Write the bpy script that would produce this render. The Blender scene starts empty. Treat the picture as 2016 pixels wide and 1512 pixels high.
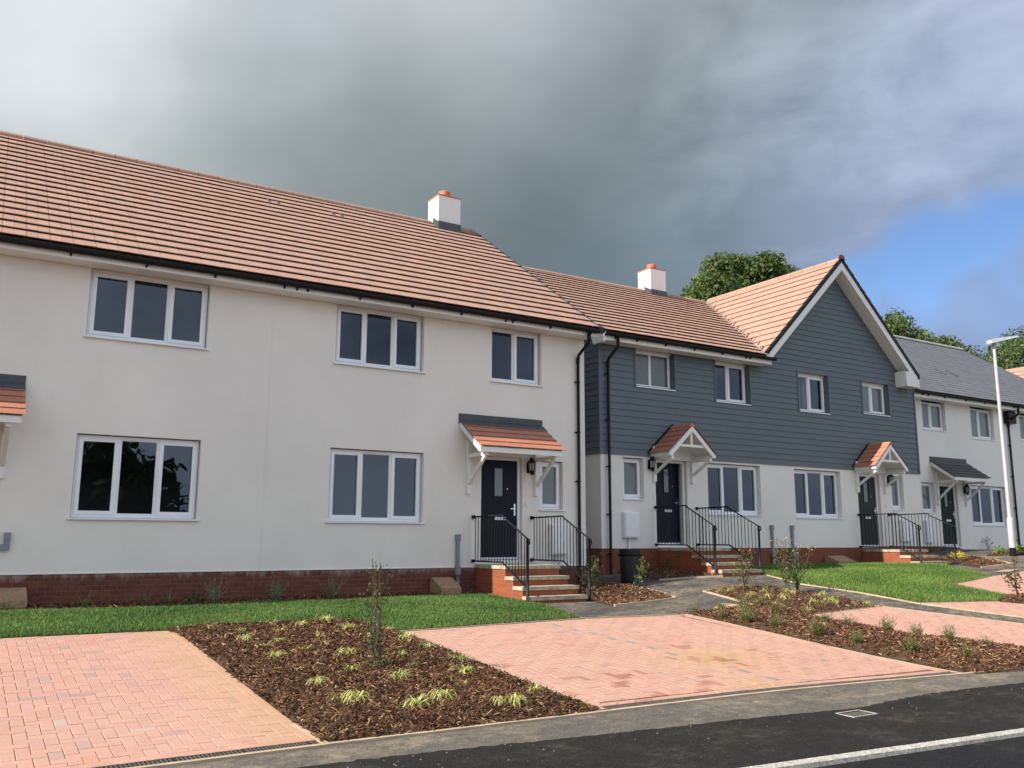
import bpy, bmesh, math, random
import numpy as np
from mathutils import Vector, Matrix
rnd = random.Random(7)
NR = np.random.RandomState(11)
C = bpy.context.scene.collection

# ------------------------------------------------------------------ helpers
def tag(o, label=None, cat=None, group=None, kind=None):
    if label: o['label'] = label
    if cat: o['category'] = cat
    if group: o['group'] = group
    if kind: o['kind'] = kind
    return o
def world_loc(o):
    v = Vector((0, 0, 0))
    while o is not None:
        v = v + Vector(o.location); o = o.parent
    return v
def empty(name, loc, label, cat, group=None):
    o = bpy.data.objects.new(name, None); C.objects.link(o)
    o.location = loc; o.empty_display_size = .2
    return tag(o, label, cat, group)
class MB:
    """collects polygons (world metres) and links them as ONE mesh object"""
    def __init__(s): s.v = []; s.f = []; s.c = []; s.hascol = False; s.sm = []
    def poly(s, pts, col=None, smooth=False):
        n = len(s.v); s.v.extend([tuple(p) for p in pts]); s.f.append(tuple(range(n, n+len(pts))))
        s.c.append(col or (1, 1, 1)); s.sm.append(smooth)
        if col: s.hascol = True
    def box(s, x0, x1, y0, y1, z0, z1, col=None):
        p = [(x0,y0,z0),(x1,y0,z0),(x1,y1,z0),(x0,y1,z0),(x0,y0,z1),(x1,y0,z1),(x1,y1,z1),(x0,y1,z1)]
        s.hexa(p, col)
    def hexa(s, p, col=None):
        for q in ((3,2,1,0),(4,5,6,7),(0,1,5,4),(1,2,6,5),(2,3,7,6),(3,0,4,7)):
            s.poly([p[i] for i in q], col)
    def bar(s, a, b, w, h=None, up=(0,0,1), col=None):
        """rectangular bar from a to b"""
        a = Vector(a); b = Vector(b); h = h or w; d = (b-a).normalized()
        up = Vector(up)
        if abs(d.dot(up)) > .95: up = Vector((0,1,0))
        x = d.cross(up).normalized()*w/2; y = x.cross(d).normalized()*h/2
        s.hexa([a-x-y, a+x-y, b+x-y, b-x-y, a-x+y, a+x+y, b+x+y, b-x+y], col)
    def tube(s, pts, r, n=8, cap=True, col=None):
        pts = [Vector(p) for p in pts]; rr = r if isinstance(r, (list, tuple)) else [r]*len(pts)
        rings = []
        for i, p in enumerate(pts):
            d = (pts[min(i+1, len(pts)-1)]-pts[max(i-1, 0)]).normalized()
            up = Vector((0,0,1)) if abs(d.z) < .9 else Vector((0,1,0))
            x = d.cross(up).normalized(); y = d.cross(x).normalized()
            rings.append([p + (x*math.cos(2*math.pi*k/n)+y*math.sin(2*math.pi*k/n))*rr[i] for k in range(n)])
        for i in range(len(pts)-1):
            for k in range(n):
                s.poly([rings[i][k], rings[i][(k+1)%n], rings[i+1][(k+1)%n], rings[i+1][k]], col, True)
        if cap:
            s.poly(rings[0], col); s.poly(rings[-1][::-1], col)
    def lathe(s, cx, cy, prof, n=20, col=None, smooth=True):
        R = [[(cx+r*math.cos(2*math.pi*k/n), cy+r*math.sin(2*math.pi*k/n), z) for k in range(n)] for r, z in prof]
        for i in range(len(R)-1):
            for k in range(n):
                s.poly([R[i][k], R[i][(k+1)%n], R[i+1][(k+1)%n], R[i+1][k]], col, smooth)
    def extrude(s, prof, vec, col=None):
        """closed planar profile pushed along vec"""
        vec = Vector(vec); a = [Vector(p) for p in prof]; b = [p+vec for p in a]; n = len(a)
        s.poly(a[::-1], col); s.poly(b, col)
        for i in range(n): s.poly([a[i], a[(i+1)%n], b[(i+1)%n], b[i]], col)
    def build(s, name, mat, parent=None, loc=None, merge=False):
        org = world_loc(parent) if parent else Vector(loc or (0,0,0))
        me = bpy.data.meshes.new(name)
        V = np.array(s.v, dtype=np.float64)
        me.from_pydata((V-np.array(org)).tolist(), [], s.f)
        me.polygons.foreach_set('use_smooth', s.sm)
        uv = me.uv_layers.new(name='UVMap')
        nl = len(me.loops); nrm = np.zeros(len(me.polygons)*3); me.polygons.foreach_get('normal', nrm)
        nrm = np.abs(nrm.reshape(-1, 3)); lt = np.array([len(f) for f in s.f])
        vi = np.zeros(nl, dtype=np.int32); me.loops.foreach_get('vertex_index', vi)
        N = np.repeat(nrm, lt, axis=0); P = V[vi]
        U = np.where((N[:,0] > N[:,1]) & (N[:,0] > N[:,2]), P[:,1]+.05, P[:,0])
        W = np.where((N[:,2] > N[:,0]) & (N[:,2] > N[:,1]), P[:,1], P[:,2])
        uv.data.foreach_set('uv', np.stack([U, W], 1).ravel())
        if s.hascol:
            ca = me.color_attributes.new('Col', 'FLOAT_COLOR', 'CORNER')
            cc = np.repeat(np.array([(c[0], c[1], c[2], 1.) for c in s.c]), lt, axis=0)
            ca.data.foreach_set('color', cc.ravel())
        me.materials.append(mat)
        me.validate(); me.update()
        if any(s.sm):
            bm = bmesh.new(); bm.from_mesh(me); bmesh.ops.remove_doubles(bm, verts=bm.verts, dist=1e-5)
            bm.to_mesh(me); bm.free()
        o = bpy.data.objects.new(name, me); C.objects.link(o)
        if parent: o.parent = parent
        else: o.location = org
        return o

# ------------------------------------------------------------------ materials
def mat(name):
    m = bpy.data.materials.new(name); m.use_nodes = True
    nt = m.node_tree; b = nt.nodes['Principled BSDF']
    return m, nt, b
def N(nt, t, **k):
    n = nt.nodes.new(t)
    for a, v in k.items():
        if a in n.inputs: n.inputs[a].default_value = v
        else: setattr(n, a, v)
    return n
def L(nt, a, b): nt.links.new(a, b)
def noise(nt, scale, detail=4, rough=.6, vec=None, stretch=None):
    tc = N(nt, 'ShaderNodeTexCoord'); src = tc.outputs['Object']
    geo = N(nt, 'ShaderNodeNewGeometry'); src = geo.outputs['Position']
    if stretch:
        mp = N(nt, 'ShaderNodeMapping'); mp.inputs['Scale'].default_value = stretch; L(nt, src, mp.inputs['Vector']); src = mp.outputs[0]
    n = N(nt, 'ShaderNodeTexNoise', Scale=scale, Detail=detail, Roughness=rough)
    L(nt, src, n.inputs['Vector']); return n
def ramp(nt, fac, stops):
    r = N(nt, 'ShaderNodeValToRGB'); e = r.color_ramp.elements
    while len(e) < len(stops): e.new(.5)
    for i, (p, c) in enumerate(stops): e[i].position = p; e[i].color = (c[0], c[1], c[2], 1)
    L(nt, fac, r.inputs[0]); return r
def mix(nt, fac, a, b, mode='MIX'):
    m = N(nt, 'ShaderNodeMix', data_type='RGBA', blend_type=mode)
    for sk, v in ((m.inputs['Factor'], fac), (m.inputs[6], a), (m.inputs[7], b)):
        if isinstance(v, (int, float)): sk.default_value = v
        elif isinstance(v, tuple): sk.default_value = (v[0], v[1], v[2], 1)
        else: L(nt, v, sk)
    return m.outputs[2]
def bump(nt, b, h, strength, dist=.01):
    n = N(nt, 'ShaderNodeBump', Strength=strength, Distance=dist); L(nt, h, n.inputs['Height']); L(nt, n.outputs[0], b.inputs['Normal'])
def plain(name, col, rough=.5, var=.12, scale=6, bmp=0, spec=.5, metal=0):
    m, nt, b = mat(name); n = noise(nt, scale)
    a = tuple(c*(1-var) for c in col); d = tuple(min(1, c*(1+var)) for c in col)
    r = ramp(nt, n.outputs[0], [(.3, a), (.7, d)]); L(nt, r.outputs[0], b.inputs['Base Color'])
    b.inputs['Roughness'].default_value = rough; b.inputs['Specular IOR Level'].default_value = spec; b.inputs['Metallic'].default_value = metal
    if bmp: bump(nt, b, noise(nt, scale*8).outputs[0], bmp)
    return m
def colmat(name, rough=.8, var=.15, scale=30, bmp=.2, spec=.3, trans=0):
    """albedo from the mesh's colour attribute, broken up by noise"""
    m, nt, b = mat(name); a = N(nt, 'ShaderNodeVertexColor', layer_name='Col')
    n = noise(nt, scale); r = ramp(nt, n.outputs[0], [(.25, (1-var,)*3), (.75, (1+var,)*3)])
    c = mix(nt, 1., a.outputs[0], r.outputs[0], 'MULTIPLY'); L(nt, c, b.inputs['Base Color'])
    b.inputs['Roughness'].default_value = rough; b.inputs['Specular IOR Level'].default_value = spec
    if bmp: bump(nt, b, n.outputs[0], bmp, .005)
    if trans:
        out = nt.nodes['Material Output']; t = N(nt, 'ShaderNodeBsdfTranslucent'); L(nt, c, t.inputs[0])
        ms = N(nt, 'ShaderNodeMixShader'); ms.inputs[0].default_value = trans
        L(nt, b.outputs[0], ms.inputs[1]); L(nt, t.outputs[0], ms.inputs[2]); L(nt, ms.outputs[0], out.inputs[0])
    return m
M = {}
def render_mat(name, col):
    m, nt, b = mat(name)
    n1 = noise(nt, .55, 5, .6); n2 = noise(nt, 260, 2, .7); n3 = noise(nt, 1.6, 6, .7, stretch=(1, 1, .35))
    base = ramp(nt, n1.outputs[0], [(.3, tuple(c*.93 for c in col)), (.7, tuple(c*1.04 for c in col))])
    st = ramp(nt, n3.outputs[0], [(.55, (1, 1, 1)), (.82, (.93, .925, .92))])
    g = ramp(nt, n2.outputs[0], [(.3, (.94,)*3), (.7, (1.04,)*3)])
    c = mix(nt, 1., base.outputs[0], st.outputs[0], 'MULTIPLY'); c = mix(nt, 1., c, g.outputs[0], 'MULTIPLY')
    L(nt, c, b.inputs['Base Color']); b.inputs['Roughness'].default_value = .9; b.inputs['Specular IOR Level'].default_value = .2
    bump(nt, b, n2.outputs[0], .25, .004); return m
M['cream'] = render_mat('cream_render', (.815, .772, .722))
M['white_render'] = render_mat('white_render', (.80, .768, .728))
M['chimney_render'] = render_mat('chimney_render', (.82, .80, .77))
def brick_mat(name, c1, c2, mortar, bloom):
    m, nt, b = mat(name); uv = N(nt, 'ShaderNodeUVMap', uv_map='UVMap')
    br = N(nt, 'ShaderNodeTexBrick', Scale=1.0); br.offset = .5
    for k, v in (('Mortar Size', .004), ('Mortar Smooth', .2), ('Brick Width', .225), ('Row Height', .075), ('Bias', 0.)): br.inputs[k].default_value = v
    br.inputs['Color1'].default_value = (*c1, 1); br.inputs['Color2'].default_value = (*c2, 1); br.inputs['Mortar'].default_value = (*mortar, 1)
    L(nt, uv.outputs[0], br.inputs['Vector'])
    n = noise(nt, 25); r = ramp(nt, n.outputs[0], [(.3, (.75,)*3), (.7, (1.2,)*3)])
    c = mix(nt, 1., br.outputs[0], r.outputs[0], 'MULTIPLY')
    if bloom:   # lime bloom hanging down from the top edge of the plinth
        n3 = noise(nt, 2.2, 6, .75, stretch=(2.2, 2.2, .5)); sep = N(nt, 'ShaderNodeSeparateXYZ'); geo = N(nt, 'ShaderNodeNewGeometry'); L(nt, geo.outputs['Position'], sep.inputs[0])
        mr = N(nt, 'ShaderNodeMapRange'); L(nt, sep.outputs[2], mr.inputs[0]); mr.inputs[1].default_value = -.95; mr.inputs[2].default_value = -.58
        mu = N(nt, 'ShaderNodeMath', operation='MULTIPLY'); L(nt, n3.outputs[0], mu.inputs[0]); L(nt, mr.outputs[0], mu.inputs[1])
        f = ramp(nt, mu.outputs[0], [(.42, (0, 0, 0)), (.62, (.6, .6, .6))])
        c = mix(nt, f.outputs[0], c, (.42, .37, .34))
    L(nt, c, b.inputs['Base Color']); b.inputs['Roughness'].default_value = .9
    bump(nt, b, br.outputs['Fac'], -.12, .004); return m
M['brick'] = brick_mat('red_brick', (.165, .049, .029), (.12, .035, .022), (.15, .095, .07), True)
M['brick_clean'] = brick_mat('red_brick_clean', (.22, .06, .031), (.165, .044, .025), (.18, .10, .07), False)
M['step_brick'] = brick_mat('step_brick', (.30, .075, .030), (.25, .062, .026), (.22, .12, .08), False)
M['buff_brick'] = brick_mat('buff_brick', (.40, .24, .15), (.33, .20, .13), (.22, .15, .1), False)
M['pvc'] = plain('white_pvc', (.80, .81, .83), .3, .03, 3)
M['trim'] = plain('white_painted_timber', (.80, .79, .76), .45, .05, 5)
M['black'] = plain('black_plastic', (.008, .008, .010), .45, .2, 10, spec=.22)
M['iron'] = plain('black_painted_iron', (.009, .010, .012), .45, .3, 30, spec=.25)
M['lead'] = plain('grey_lead', (.055, .06, .068), .5, .2, 9)
M['grey_metal'] = plain('grey_trim', (.22, .23, .24), .5, .1, 12)
M['duct'] = plain('grey_duct', (.20, .235, .28), .45, .08, 12)
M['clad'] = plain('slate_blue_board', (.105, .134, .152), .6, .07, 2.5, .05)
M['slate'] = None
M['tile'] = colmat('concrete_tile', .8, .12, 14, .15)
M['canopy_tile'] = colmat('canopy_tile', .6, .08, 20, .1)
M['navy'] = plain('navy_door', (.006, .009, .020), .45, .15, 20, spec=.18)
M['charcoal'] = plain('charcoal_door', (.03, .032, .036), .5, .1, 20, spec=.2)
M['green_door'] = plain('dark_green_door', (.004, .016, .015), .5, .1, 20, spec=.2)
M['steel'] = plain('brushed_steel', (.6, .6, .6), .25, .1, 20, metal=1)
M['flagstone'] = plain('pale_flagstone', (.40, .34, .25), .85, .38, 7, .3)
M['pot'] = plain('terracotta', (.50, .16, .075), .7, .15, 10)
M['interior'] = plain('plaster', (.42, .42, .40), .9, .05, 2)
M['carpet'] = plain('floorboards', (.22, .18, .14), .9, .1, 4)
M['curtain'] = plain('net_curtain', (.62, .60, .55), .9, .08, 3)
M['edging'] = plain('edging_concrete', (.44, .34, .24), .9, .2, 4, .2)
M['pole'] = plain('galvanised_paint', (.46, .46, .48), .35, .08, 4)
M['bark'] = plain('bark', (.10, .075, .05), .9, .3, 12, .4)
M['soil'] = plain('dark_soil', (.075, .042, .024), .95, .4, 16, .6)
M['grate'] = plain('dirty_grating', (.085, .078, .068), .7, .3, 20)
M['lampglass'] = plain('lamp_glass', (.42, .42, .44), .15, .1, 6)
M['tan_pile'] = plain('sandy_soil', (.42, .28, .16), .95, .2, 6, .3)
M['chip'] = colmat('bark_chip', .9, .3, 90, 0)
M['blade'] = colmat('grass_blade', .6, .12, 3, 0, .25, .3)
M['leaf'] = colmat('leaf', .5, .12, 2, 0, .35, .42)
M['paver'] = colmat('block_paver', .85, .13, 60, .25)
def dusty():
    nt = M['paver'].node_tree; b = nt.nodes['Principled BSDF']; src = b.inputs['Base Color'].links[0].from_socket
    d1 = noise(nt, .8, 7, .7); f = ramp(nt, d1.outputs[0], [(.42, (0,)*3), (.68, (.5,)*3)]); c = mix(nt, f.outputs[0], src, (.50, .315, .24))
    d2 = noise(nt, 1.7, 6, .75); f2 = ramp(nt, d2.outputs[0], [(.60, (0,)*3), (.74, (.45,)*3)]); c = mix(nt, f2.outputs[0], c, (.30, .17, .125))
    L(nt, c, b.inputs['Base Color'])
dusty()
def glass_mat():
    m, nt, b = mat('window_glass'); nt.nodes.remove(b); out = nt.nodes['Material Output']
    g = N(nt, 'ShaderNodeBsdfGlossy', Roughness=.0); g.inputs[0].default_value = (.72, .84, 1, 1)
    t = N(nt, 'ShaderNodeBsdfTransparent'); t.inputs[0].default_value = (.62, .68, .68, 1)
    fr = N(nt, 'ShaderNodeFresnel', IOR=1.68)
    n = noise(nt, 1.3, 2, .5); bp = N(nt, 'ShaderNodeBump', Strength=.04, Distance=.05); L(nt, n.outputs[0], bp.inputs['Height']); L(nt, bp.outputs[0], g.inputs['Normal'])
    ms = N(nt, 'ShaderNodeMixShader'); L(nt, fr.outputs[0], ms.inputs[0]); L(nt, t.outputs[0], ms.inputs[1]); L(nt, g.outputs[0], ms.inputs[2]); L(nt, ms.outputs[0], out.inputs[0])
    return m
M['glass'] = glass_mat()
def frosted():
    m, nt, b = mat('obscure_glass'); n = noise(nt, 120, 2)
    r = ramp(nt, n.outputs[0], [(.3, (.075, .095, .10)), (.7, (.12, .145, .15))]); L(nt, r.outputs[0], b.inputs['Base Color'])
    b.inputs['Roughness'].default_value = .12; b.inputs['Specular IOR Level'].default_value = .7; return m
M['frosted'] = frosted()
def tarmac(name, col, dust, dcol, fine=60, patch=.5):
    m, nt, b = mat(name); n1 = noise(nt, fine, 5, .8); n2 = noise(nt, 1.1, 9, .74, stretch=(1, 1.6, 1)); n3 = noise(nt, 9, 5, .75)
    base = ramp(nt, n1.outputs[0], [(.32, tuple(c*.35 for c in col)), (.70, tuple(c*1.9 for c in col))])
    f = ramp(nt, n2.outputs[0], [(patch-.06, (0, 0, 0)), (patch+.14, (dust,)*3)])
    f2 = ramp(nt, n3.outputs[0], [(.36, (.15,)*3), (.64, (1,)*3)]); ff = mix(nt, 1., f.outputs[0], f2.outputs[0], 'MULTIPLY')
    c = mix(nt, ff, base.outputs[0], dcol)
    g = ramp(nt, n3.outputs[0], [(.3, (.78,)*3), (.7, (1.2,)*3)]); c = mix(nt, 1., c, g.outputs[0], 'MULTIPLY')
    n4 = noise(nt, 24, 3, .6); f4 = ramp(nt, n4.outputs[0], [(.68, (0,)*3), (.74, (.7,)*3)]); c = mix(nt, f4.outputs[0], c, tuple(min(.6, v*2.6+.10) for v in col))
    n5 = noise(nt, 4.2, 4, .6, stretch=(1, 2.6, 1)); f5 = ramp(nt, n5.outputs[0], [(.68, (0,)*3), (.76, (min(.75, dust),)*3)]); c = mix(nt, f5.outputs[0], c, dcol)
    L(nt, c, b.inputs['Base Color']); b.inputs['Roughness'].default_value = .95; b.inputs['Specular IOR Level'].default_value = .12
    bump(nt, b, n1.outputs[0], .9, .010); return m
M['path'] = tarmac('dusty_tarmac', (.075, .072, .07), .8, (.34, .27, .18), 70, .49)
M['strip'] = tarmac('old_tarmac_strip', (.12, .11, .098), .8, (.34, .27, .19), 75, .50)
M['footway'] = tarmac('fresh_tarmac', (.023, .0222, .021), .5, (.13, .11, .085), 60, .56)
M['road'] = tarmac('road_tarmac', (.018, .018, .02), .4, (.09, .08, .07), 60, .57)
M['ground'] = plain('earth', (.10, .10, .05), .95, .3, .3)
M['kerb'] = tarmac('kerb_concrete', (.46, .44, .40), .95, (.19, .165, .135), 50, .54)

# ------------------------------------------------------------------ ground surface (thin-plate spline through surveyed levels)
CP = []
for x in (-8,-2,4,8): CP.append((x,15.43,-1.05))
CP += [(8.7,13.45,-1.13),(9.85,13.45,-1.14),(11.4,15.43,-0.98),(12.3,15.2,-.925),(12.57,16.4,-.80)]
for x in (-8,-2,3,8): CP.append((x,13.6,-1.12))
for x in (-8,-2,3,8): CP.append((x,12.3,-1.20))
for x in (-8,0,5,9): CP.append((x,9.5,-1.41))
for x in (-8,0,5,10): CP.append((x,7.0,-1.60))
for x in (-8,0,5,10,16): CP.append((x,5.0,-1.66))
CP += [(-8,3,-1.72),(8,3,-1.72),(18,3,-1.6),(14.2,14.4,-.79),(15.35,14.2,-.80),(14.5,16.4,-.72),(17,16.4,-.7),(20,16.4,-.68),(22.5,16.4,-.66),(21.75,14.56,-.66),(22.9,14.42,-.70),
       (25,17.4,-.31),(28,17.4,-.31),(34,17.4,-.33),(25,13.9,-.42),(30,14.5,-.42),(16,7,-1.5),(20,9,-1.15),(26,10,-.8),(20,12,-.9),(16,11,-1.08)]
CP = np.array(CP, float)
def _tps():
    n = len(CP); d = np.hypot(CP[:,None,0]-CP[None,:,0], CP[:,None,1]-CP[None,:,1])
    K = d**2*np.log(d+1e-9)+.2*np.eye(n); Pm = np.c_[np.ones(n), CP[:,:2]]
    return np.linalg.solve(np.block([[K, Pm],[Pm.T, np.zeros((3,3))]]), np.r_[CP[:,2],0,0,0])
TW = _tps()
def G(x, y):
    x = np.asarray(x, float); y = np.asarray(y, float)
    d = np.hypot(x[...,None]-CP[:,0], y[...,None]-CP[:,1])
    return (d**2*np.log(d+1e-9))@TW[:-3]+TW[-3]+TW[-2]*x+TW[-1]*y
def g1(x, y): return float(G(x, y))
def clip(poly, a, b):
    """keep the part of poly to the left of a->b"""
    out = []; n = len(poly)
    sd = lambda p: (b[0]-a[0])*(p[1]-a[1])-(b[1]-a[1])*(p[0]-a[0])
    for i in range(n):
        p, q = poly[i], poly[(i+1) % n]; dp, dq = sd(p), sd(q)
        if dp >= 0: out.append(p)
        if (dp > 0 > dq) or (dp < 0 < dq):
            t = dp/(dp-dq); out.append((p[0]+(q[0]-p[0])*t, p[1]+(q[1]-p[1])*t))
    return out
def area(p): return .5*sum(p[i][0]*p[(i+1)%len(p)][1]-p[(i+1)%len(p)][0]*p[i][1] for i in range(len(p)))
def ccw(p): return p if area(p) > 0 else p[::-1]
def convclip(p, region):
    for i in range(len(region)):
        if len(p) < 3: return []
        p = clip(p, region[i], region[(i+1)%len(region)])
    return p if len(p) > 2 and abs(area(p)) > 1e-5 else []
def inside(poly, X, Y):
    r = np.zeros(X.shape, bool); n = len(poly)
    for i in range(n):
        x0,y0 = poly[i]; x1,y1 = poly[(i+1)%n]
        c = ((y0 > Y) != (y1 > Y)) & (X < (x1-x0)*(Y-y0)/((y1-y0) if y1 != y0 else 1e-9)+x0)
        r ^= c
    return r
def edge_dist(poly, X, Y):
    d = np.full(X.shape, 9e9)
    for i in range(len(poly)):
        ax,ay = poly[i]; bx,by = poly[(i+1)%len(poly)]; l2 = (bx-ax)**2+(by-ay)**2+1e-12
        t = np.clip(((X-ax)*(bx-ax)+(Y-ay)*(by-ay))/l2, 0, 1); d = np.minimum(d, np.hypot(X-ax-t*(bx-ax), Y-ay-t*(by-ay)))
    return d
def drape(mb, poly, off, cell=.5, col=None, rise=0, rw=.3, skirt=0):
    """sheet following the ground inside a plan polygon; rise lifts it away from its edge (a mounded bed)"""
    poly = ccw(poly); xs = [p[0] for p in poly]; ys = [p[1] for p in poly]
    pts = []
    x = math.floor(min(xs)/cell)*cell
    while x < max(xs):
        y = math.floor(min(ys)/cell)*cell
        while y < max(ys):
            q = convclip([tuple(p) for p in poly], [(x,y),(x+cell,y),(x+cell,y+cell),(x,y+cell)])
            if q: pts.append(q)
            y += cell
        x += cell
    for q in pts:
        X = np.array([p[0] for p in q]); Y = np.array([p[1] for p in q]); Z = G(X, Y)+off
        if rise:
            Z = Z+rise*np.clip(edge_dist(poly, X, Y)/rw, 0, 1)
        mb.poly(list(zip(X, Y, Z)), col)
    if skirt:
        for i in range(len(poly)):
            a, b = poly[i], poly[(i+1)%len(poly)]
            mb.poly([(a[0],a[1],g1(*a)-skirt),(b[0],b[1],g1(*b)-skirt),(b[0],b[1],g1(*b)+off),(a[0],a[1],g1(*a)+off)], col)

# plan polygons (metres; x along the terrace, y away from the street)
D1 = [(-6,6.93),(2.6,6.93),(2.56,11.75),(2.45,12.28),(-6,12.45)]
BED1 = [(2.57,6.94),(5.29,6.92),(5.22,11.35),(5.12,11.85),(5.03,12.2),(4.24,12.36),(3.4,12.3),(2.95,12.38),(2.40,12.36),(2.50,11.95)]
D2 = [(5.31,6.91),(7.3,6.83),(10.62,6.58),(10.5,8.5),(10.45,11.4),(8.48,11.55),(5.22,11.33)]
LAWN1 = [(-6,14.7),(.64,14.75),(2.22,14.58),(3.54,14.7),(4.43,14.85),(5.93,14.72),(6.84,14.9),(8.1,15.05),(8.66,14.9),(8.68,13.3),(8.74,13.1),(8.62,12.4),(8.47,11.64),(5.22,11.36),(5.08,12.1),(4.24,12.32),(3.3,12.22),(2.6,12.3),(2.4,12.32),(-6,12.48)]
WALLBED = [(-6,14.68),(.64,14.73),(2.22,14.56),(3.54,14.68),(4.43,14.83),(5.93,14.70),(6.84,14.88),(8.1,15.03),(8.66,14.95),(8.66,15.42),(-6,15.42)]
BED2 = [(10.02,13.1),(10.0,12.72),(11.57,12.89),(11.82,13.47),(11.93,14.2),(11.98,14.8),(11.95,15.4),(11.5,15.6),(11.4,15.42),(10.02,15.42)]
BED2B = [(12.95,16.38),(12.95,15.6),(12.92,14.86),(14.1,14.3),(14.22,14.4),(14.22,16.38)]
BED3 = [(12.57,13.14),(13.3,13.0),(13.84,12.82),(14.04,11.84),(14.23,10.41),(12.4,10.41),(12.55,11.06),(12.2,11.47)]
LAV = [(10.22,11.42),(12.2,11.47),(12.55,11.06),(12.42,10.41),(12.2,10.1),(12.35,9.47),(12.39,8.91),(12.41,8.43),(12.74,8.15),(13.02,7.23),(13.2,6.2),(12.4,6.33),(11.46,6.45),(10.68,6.55),(10.62,8.3),(10.52,9.57),(10.45,11.36)]
LAWN2 = [(15.5,14.19),(15.5,16.36),(20.25,16.36),(21.68,16.36),(21.7,14.7),(22.4,14.35),(22.3,14.2),(21.83,13.84),(21.17,12.91),(20.85,12.13),(18.44,11.67),(18.24,11.03),(18.0,10.24),(17.07,9.88),(15.26,10.36),(15.21,11.63),(14.95,12.88)]
D3 = [(12.3,10.4),(12.2,7.0),(13.2,6.15),(16.25,5.9),(15.17,8.39),(14.25,10.38)]
D5 = [(15.28,10.31),(16.95,9.87),(17.3,9.4),(19.5,7.2),(17.0,6.0),(15.86,8.75)]
D4 = [(18.45,11.66),(20.85,12.12),(23.5,12.4),(24.5,9.6),(18.5,10.1),(18.02,10.24),(18.25,11.0)]
BED5 = [(17.07,9.86),(18.06,10.28),(18.6,10.12),(21.0,9.8),(19.6,7.3),(17.25,9.5)]
BED6 = [(23.1,15.4),(24.3,15.6),(24.6,15.14),(24.1,14.0),(23.67,13.29),(22.6,13.49),(23.1,14.35)]
BED7 = [(24.8,17.38),(28.2,17.38),(27.3,16.9),(25.2,16.3),(24.7,16.3)]
BED8 = [(24.7,14.55),(25.5,14.75),(26.3,14.1),(25.6,13.75),(24.98,14.0)]

gm = MB(); gm.poly([(-600,-400,-2.6),(900,-400,-2.6),(900,1200,-2.6),(-600,1200,-2.6)])
tag(gm.build('ground', M['ground']), kind='structure')
pm = MB(); drape(pm, [(-12,6.4),(46,1.3),(46,19),(-12,19)], 0, 1.0)
tag(pm.build('path', M['path']), kind='structure')
# the strip of worn tarmac behind the footway, the darker footway, the road
KY = lambda x: 6.91 if x < 4 else 6.91-.0068*(x-4)**2
sm_ = MB(); st = [(x, 6.40-.043*max(0,x-2)-.02*math.sin(x*1.7)) for x in np.arange(-8, 12.1, .5)]
drape(sm_, [(-12,KY(-8)-.03)]+[(x,KY(x)-.03) for x in np.arange(-8,16.1,1)][:]+[(16,5.2)]+[(x,y-.5) for x,y in st[::-1]]+[(-12,5.9)], .004, 1.0)
tag(sm_.build('tarmac_strip', M['strip']), kind='structure')
edge = []
for x in np.arange(-12, 20.01, .045):
    y = float(np.interp(x, [-12,2.42,4.84,6.2,7.6,8.2,8.7,9.7,10.7,14,20], [6.60,6.46,6.26,6.11,5.95,5.99,6.05,6.06,5.98,5.65,4.9]))
    edge.append((float(x), y+.008*math.sin(x*2.3)+rnd.gauss(0,.009)))
fm = MB(); drape(fm, edge[::-1]+[(-12,6.2),(-12,5.2)]+[(x, 5.16-.088*(x-3)-.02) for x in range(-11,21,2)], .008, 1.0)
tag(fm.build('footway', M['footway']), kind='structure')
rm = MB(); rm.poly([(-300,-6,-1.80),(300,-6,-1.80),(300,5.16-.088*297,-1.69),(46,1.37,-1.69),(-12,6.48-.0,-1.69),(-300,6.5,-1.69)])
tag(rm.build('road', M['road']), kind='structure')
km = MB(); x = -11.6
kx = lambda x: 5.12-.088*(x-3)
while x < 20:
    a = x+.004; b = x+.911; ya, yb = kx(a), kx(b); za, zb = g1(a,ya)+.014, g1(b,yb)+.014
    dz = rnd.uniform(-.004,.004)
    km.hexa([(a,ya-.105,za-.3),(b,yb-.105,zb-.3),(b,yb,zb-.3),(a,ya,za-.3),(a,ya-.095,za-.006+dz),(b,yb-.095,zb-.006+dz),(b,yb,zb+dz),(a,ya,za+dz)])
    x += .915
tag(km.build('kerb', M['kerb']), kind='structure')

gr = MB()
for i in range(420):
    x = rnd.uniform(1, 12.5); y = KY(x)-.05-abs(rnd.gauss(0,.55)); 
    if y < kx(x)+.03: continue
    z = g1(x,y)+.013; s_ = rnd.uniform(.003,.009); a_ = rnd.uniform(0,6.28); c_ = rnd.choice([(.20,.18,.15),(.26,.22,.17),(.14,.13,.12),(.24,.17,.11)])
    P_ = [(x+s_*rnd.uniform(.6,1.3)*math.cos(a_+t), y+s_*rnd.uniform(.6,1.3)*math.sin(a_+t)) for t in (0,1.6,3.1,4.7)]
    gr.poly([(p[0],p[1],z-.004) for p in P_]+[], c_); tp_ = (x, y, z+s_*.5)
    for q in range(4): gr.poly([(P_[q][0],P_[q][1],z-.004),(P_[(q+1)%4][0],P_[(q+1)%4][1],z-.004),tp_], c_)
tag(gr.build('grit', M['chip']), 'loose grit scattered over the tarmac by the driveways', 'grit', kind='stuff')
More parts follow.
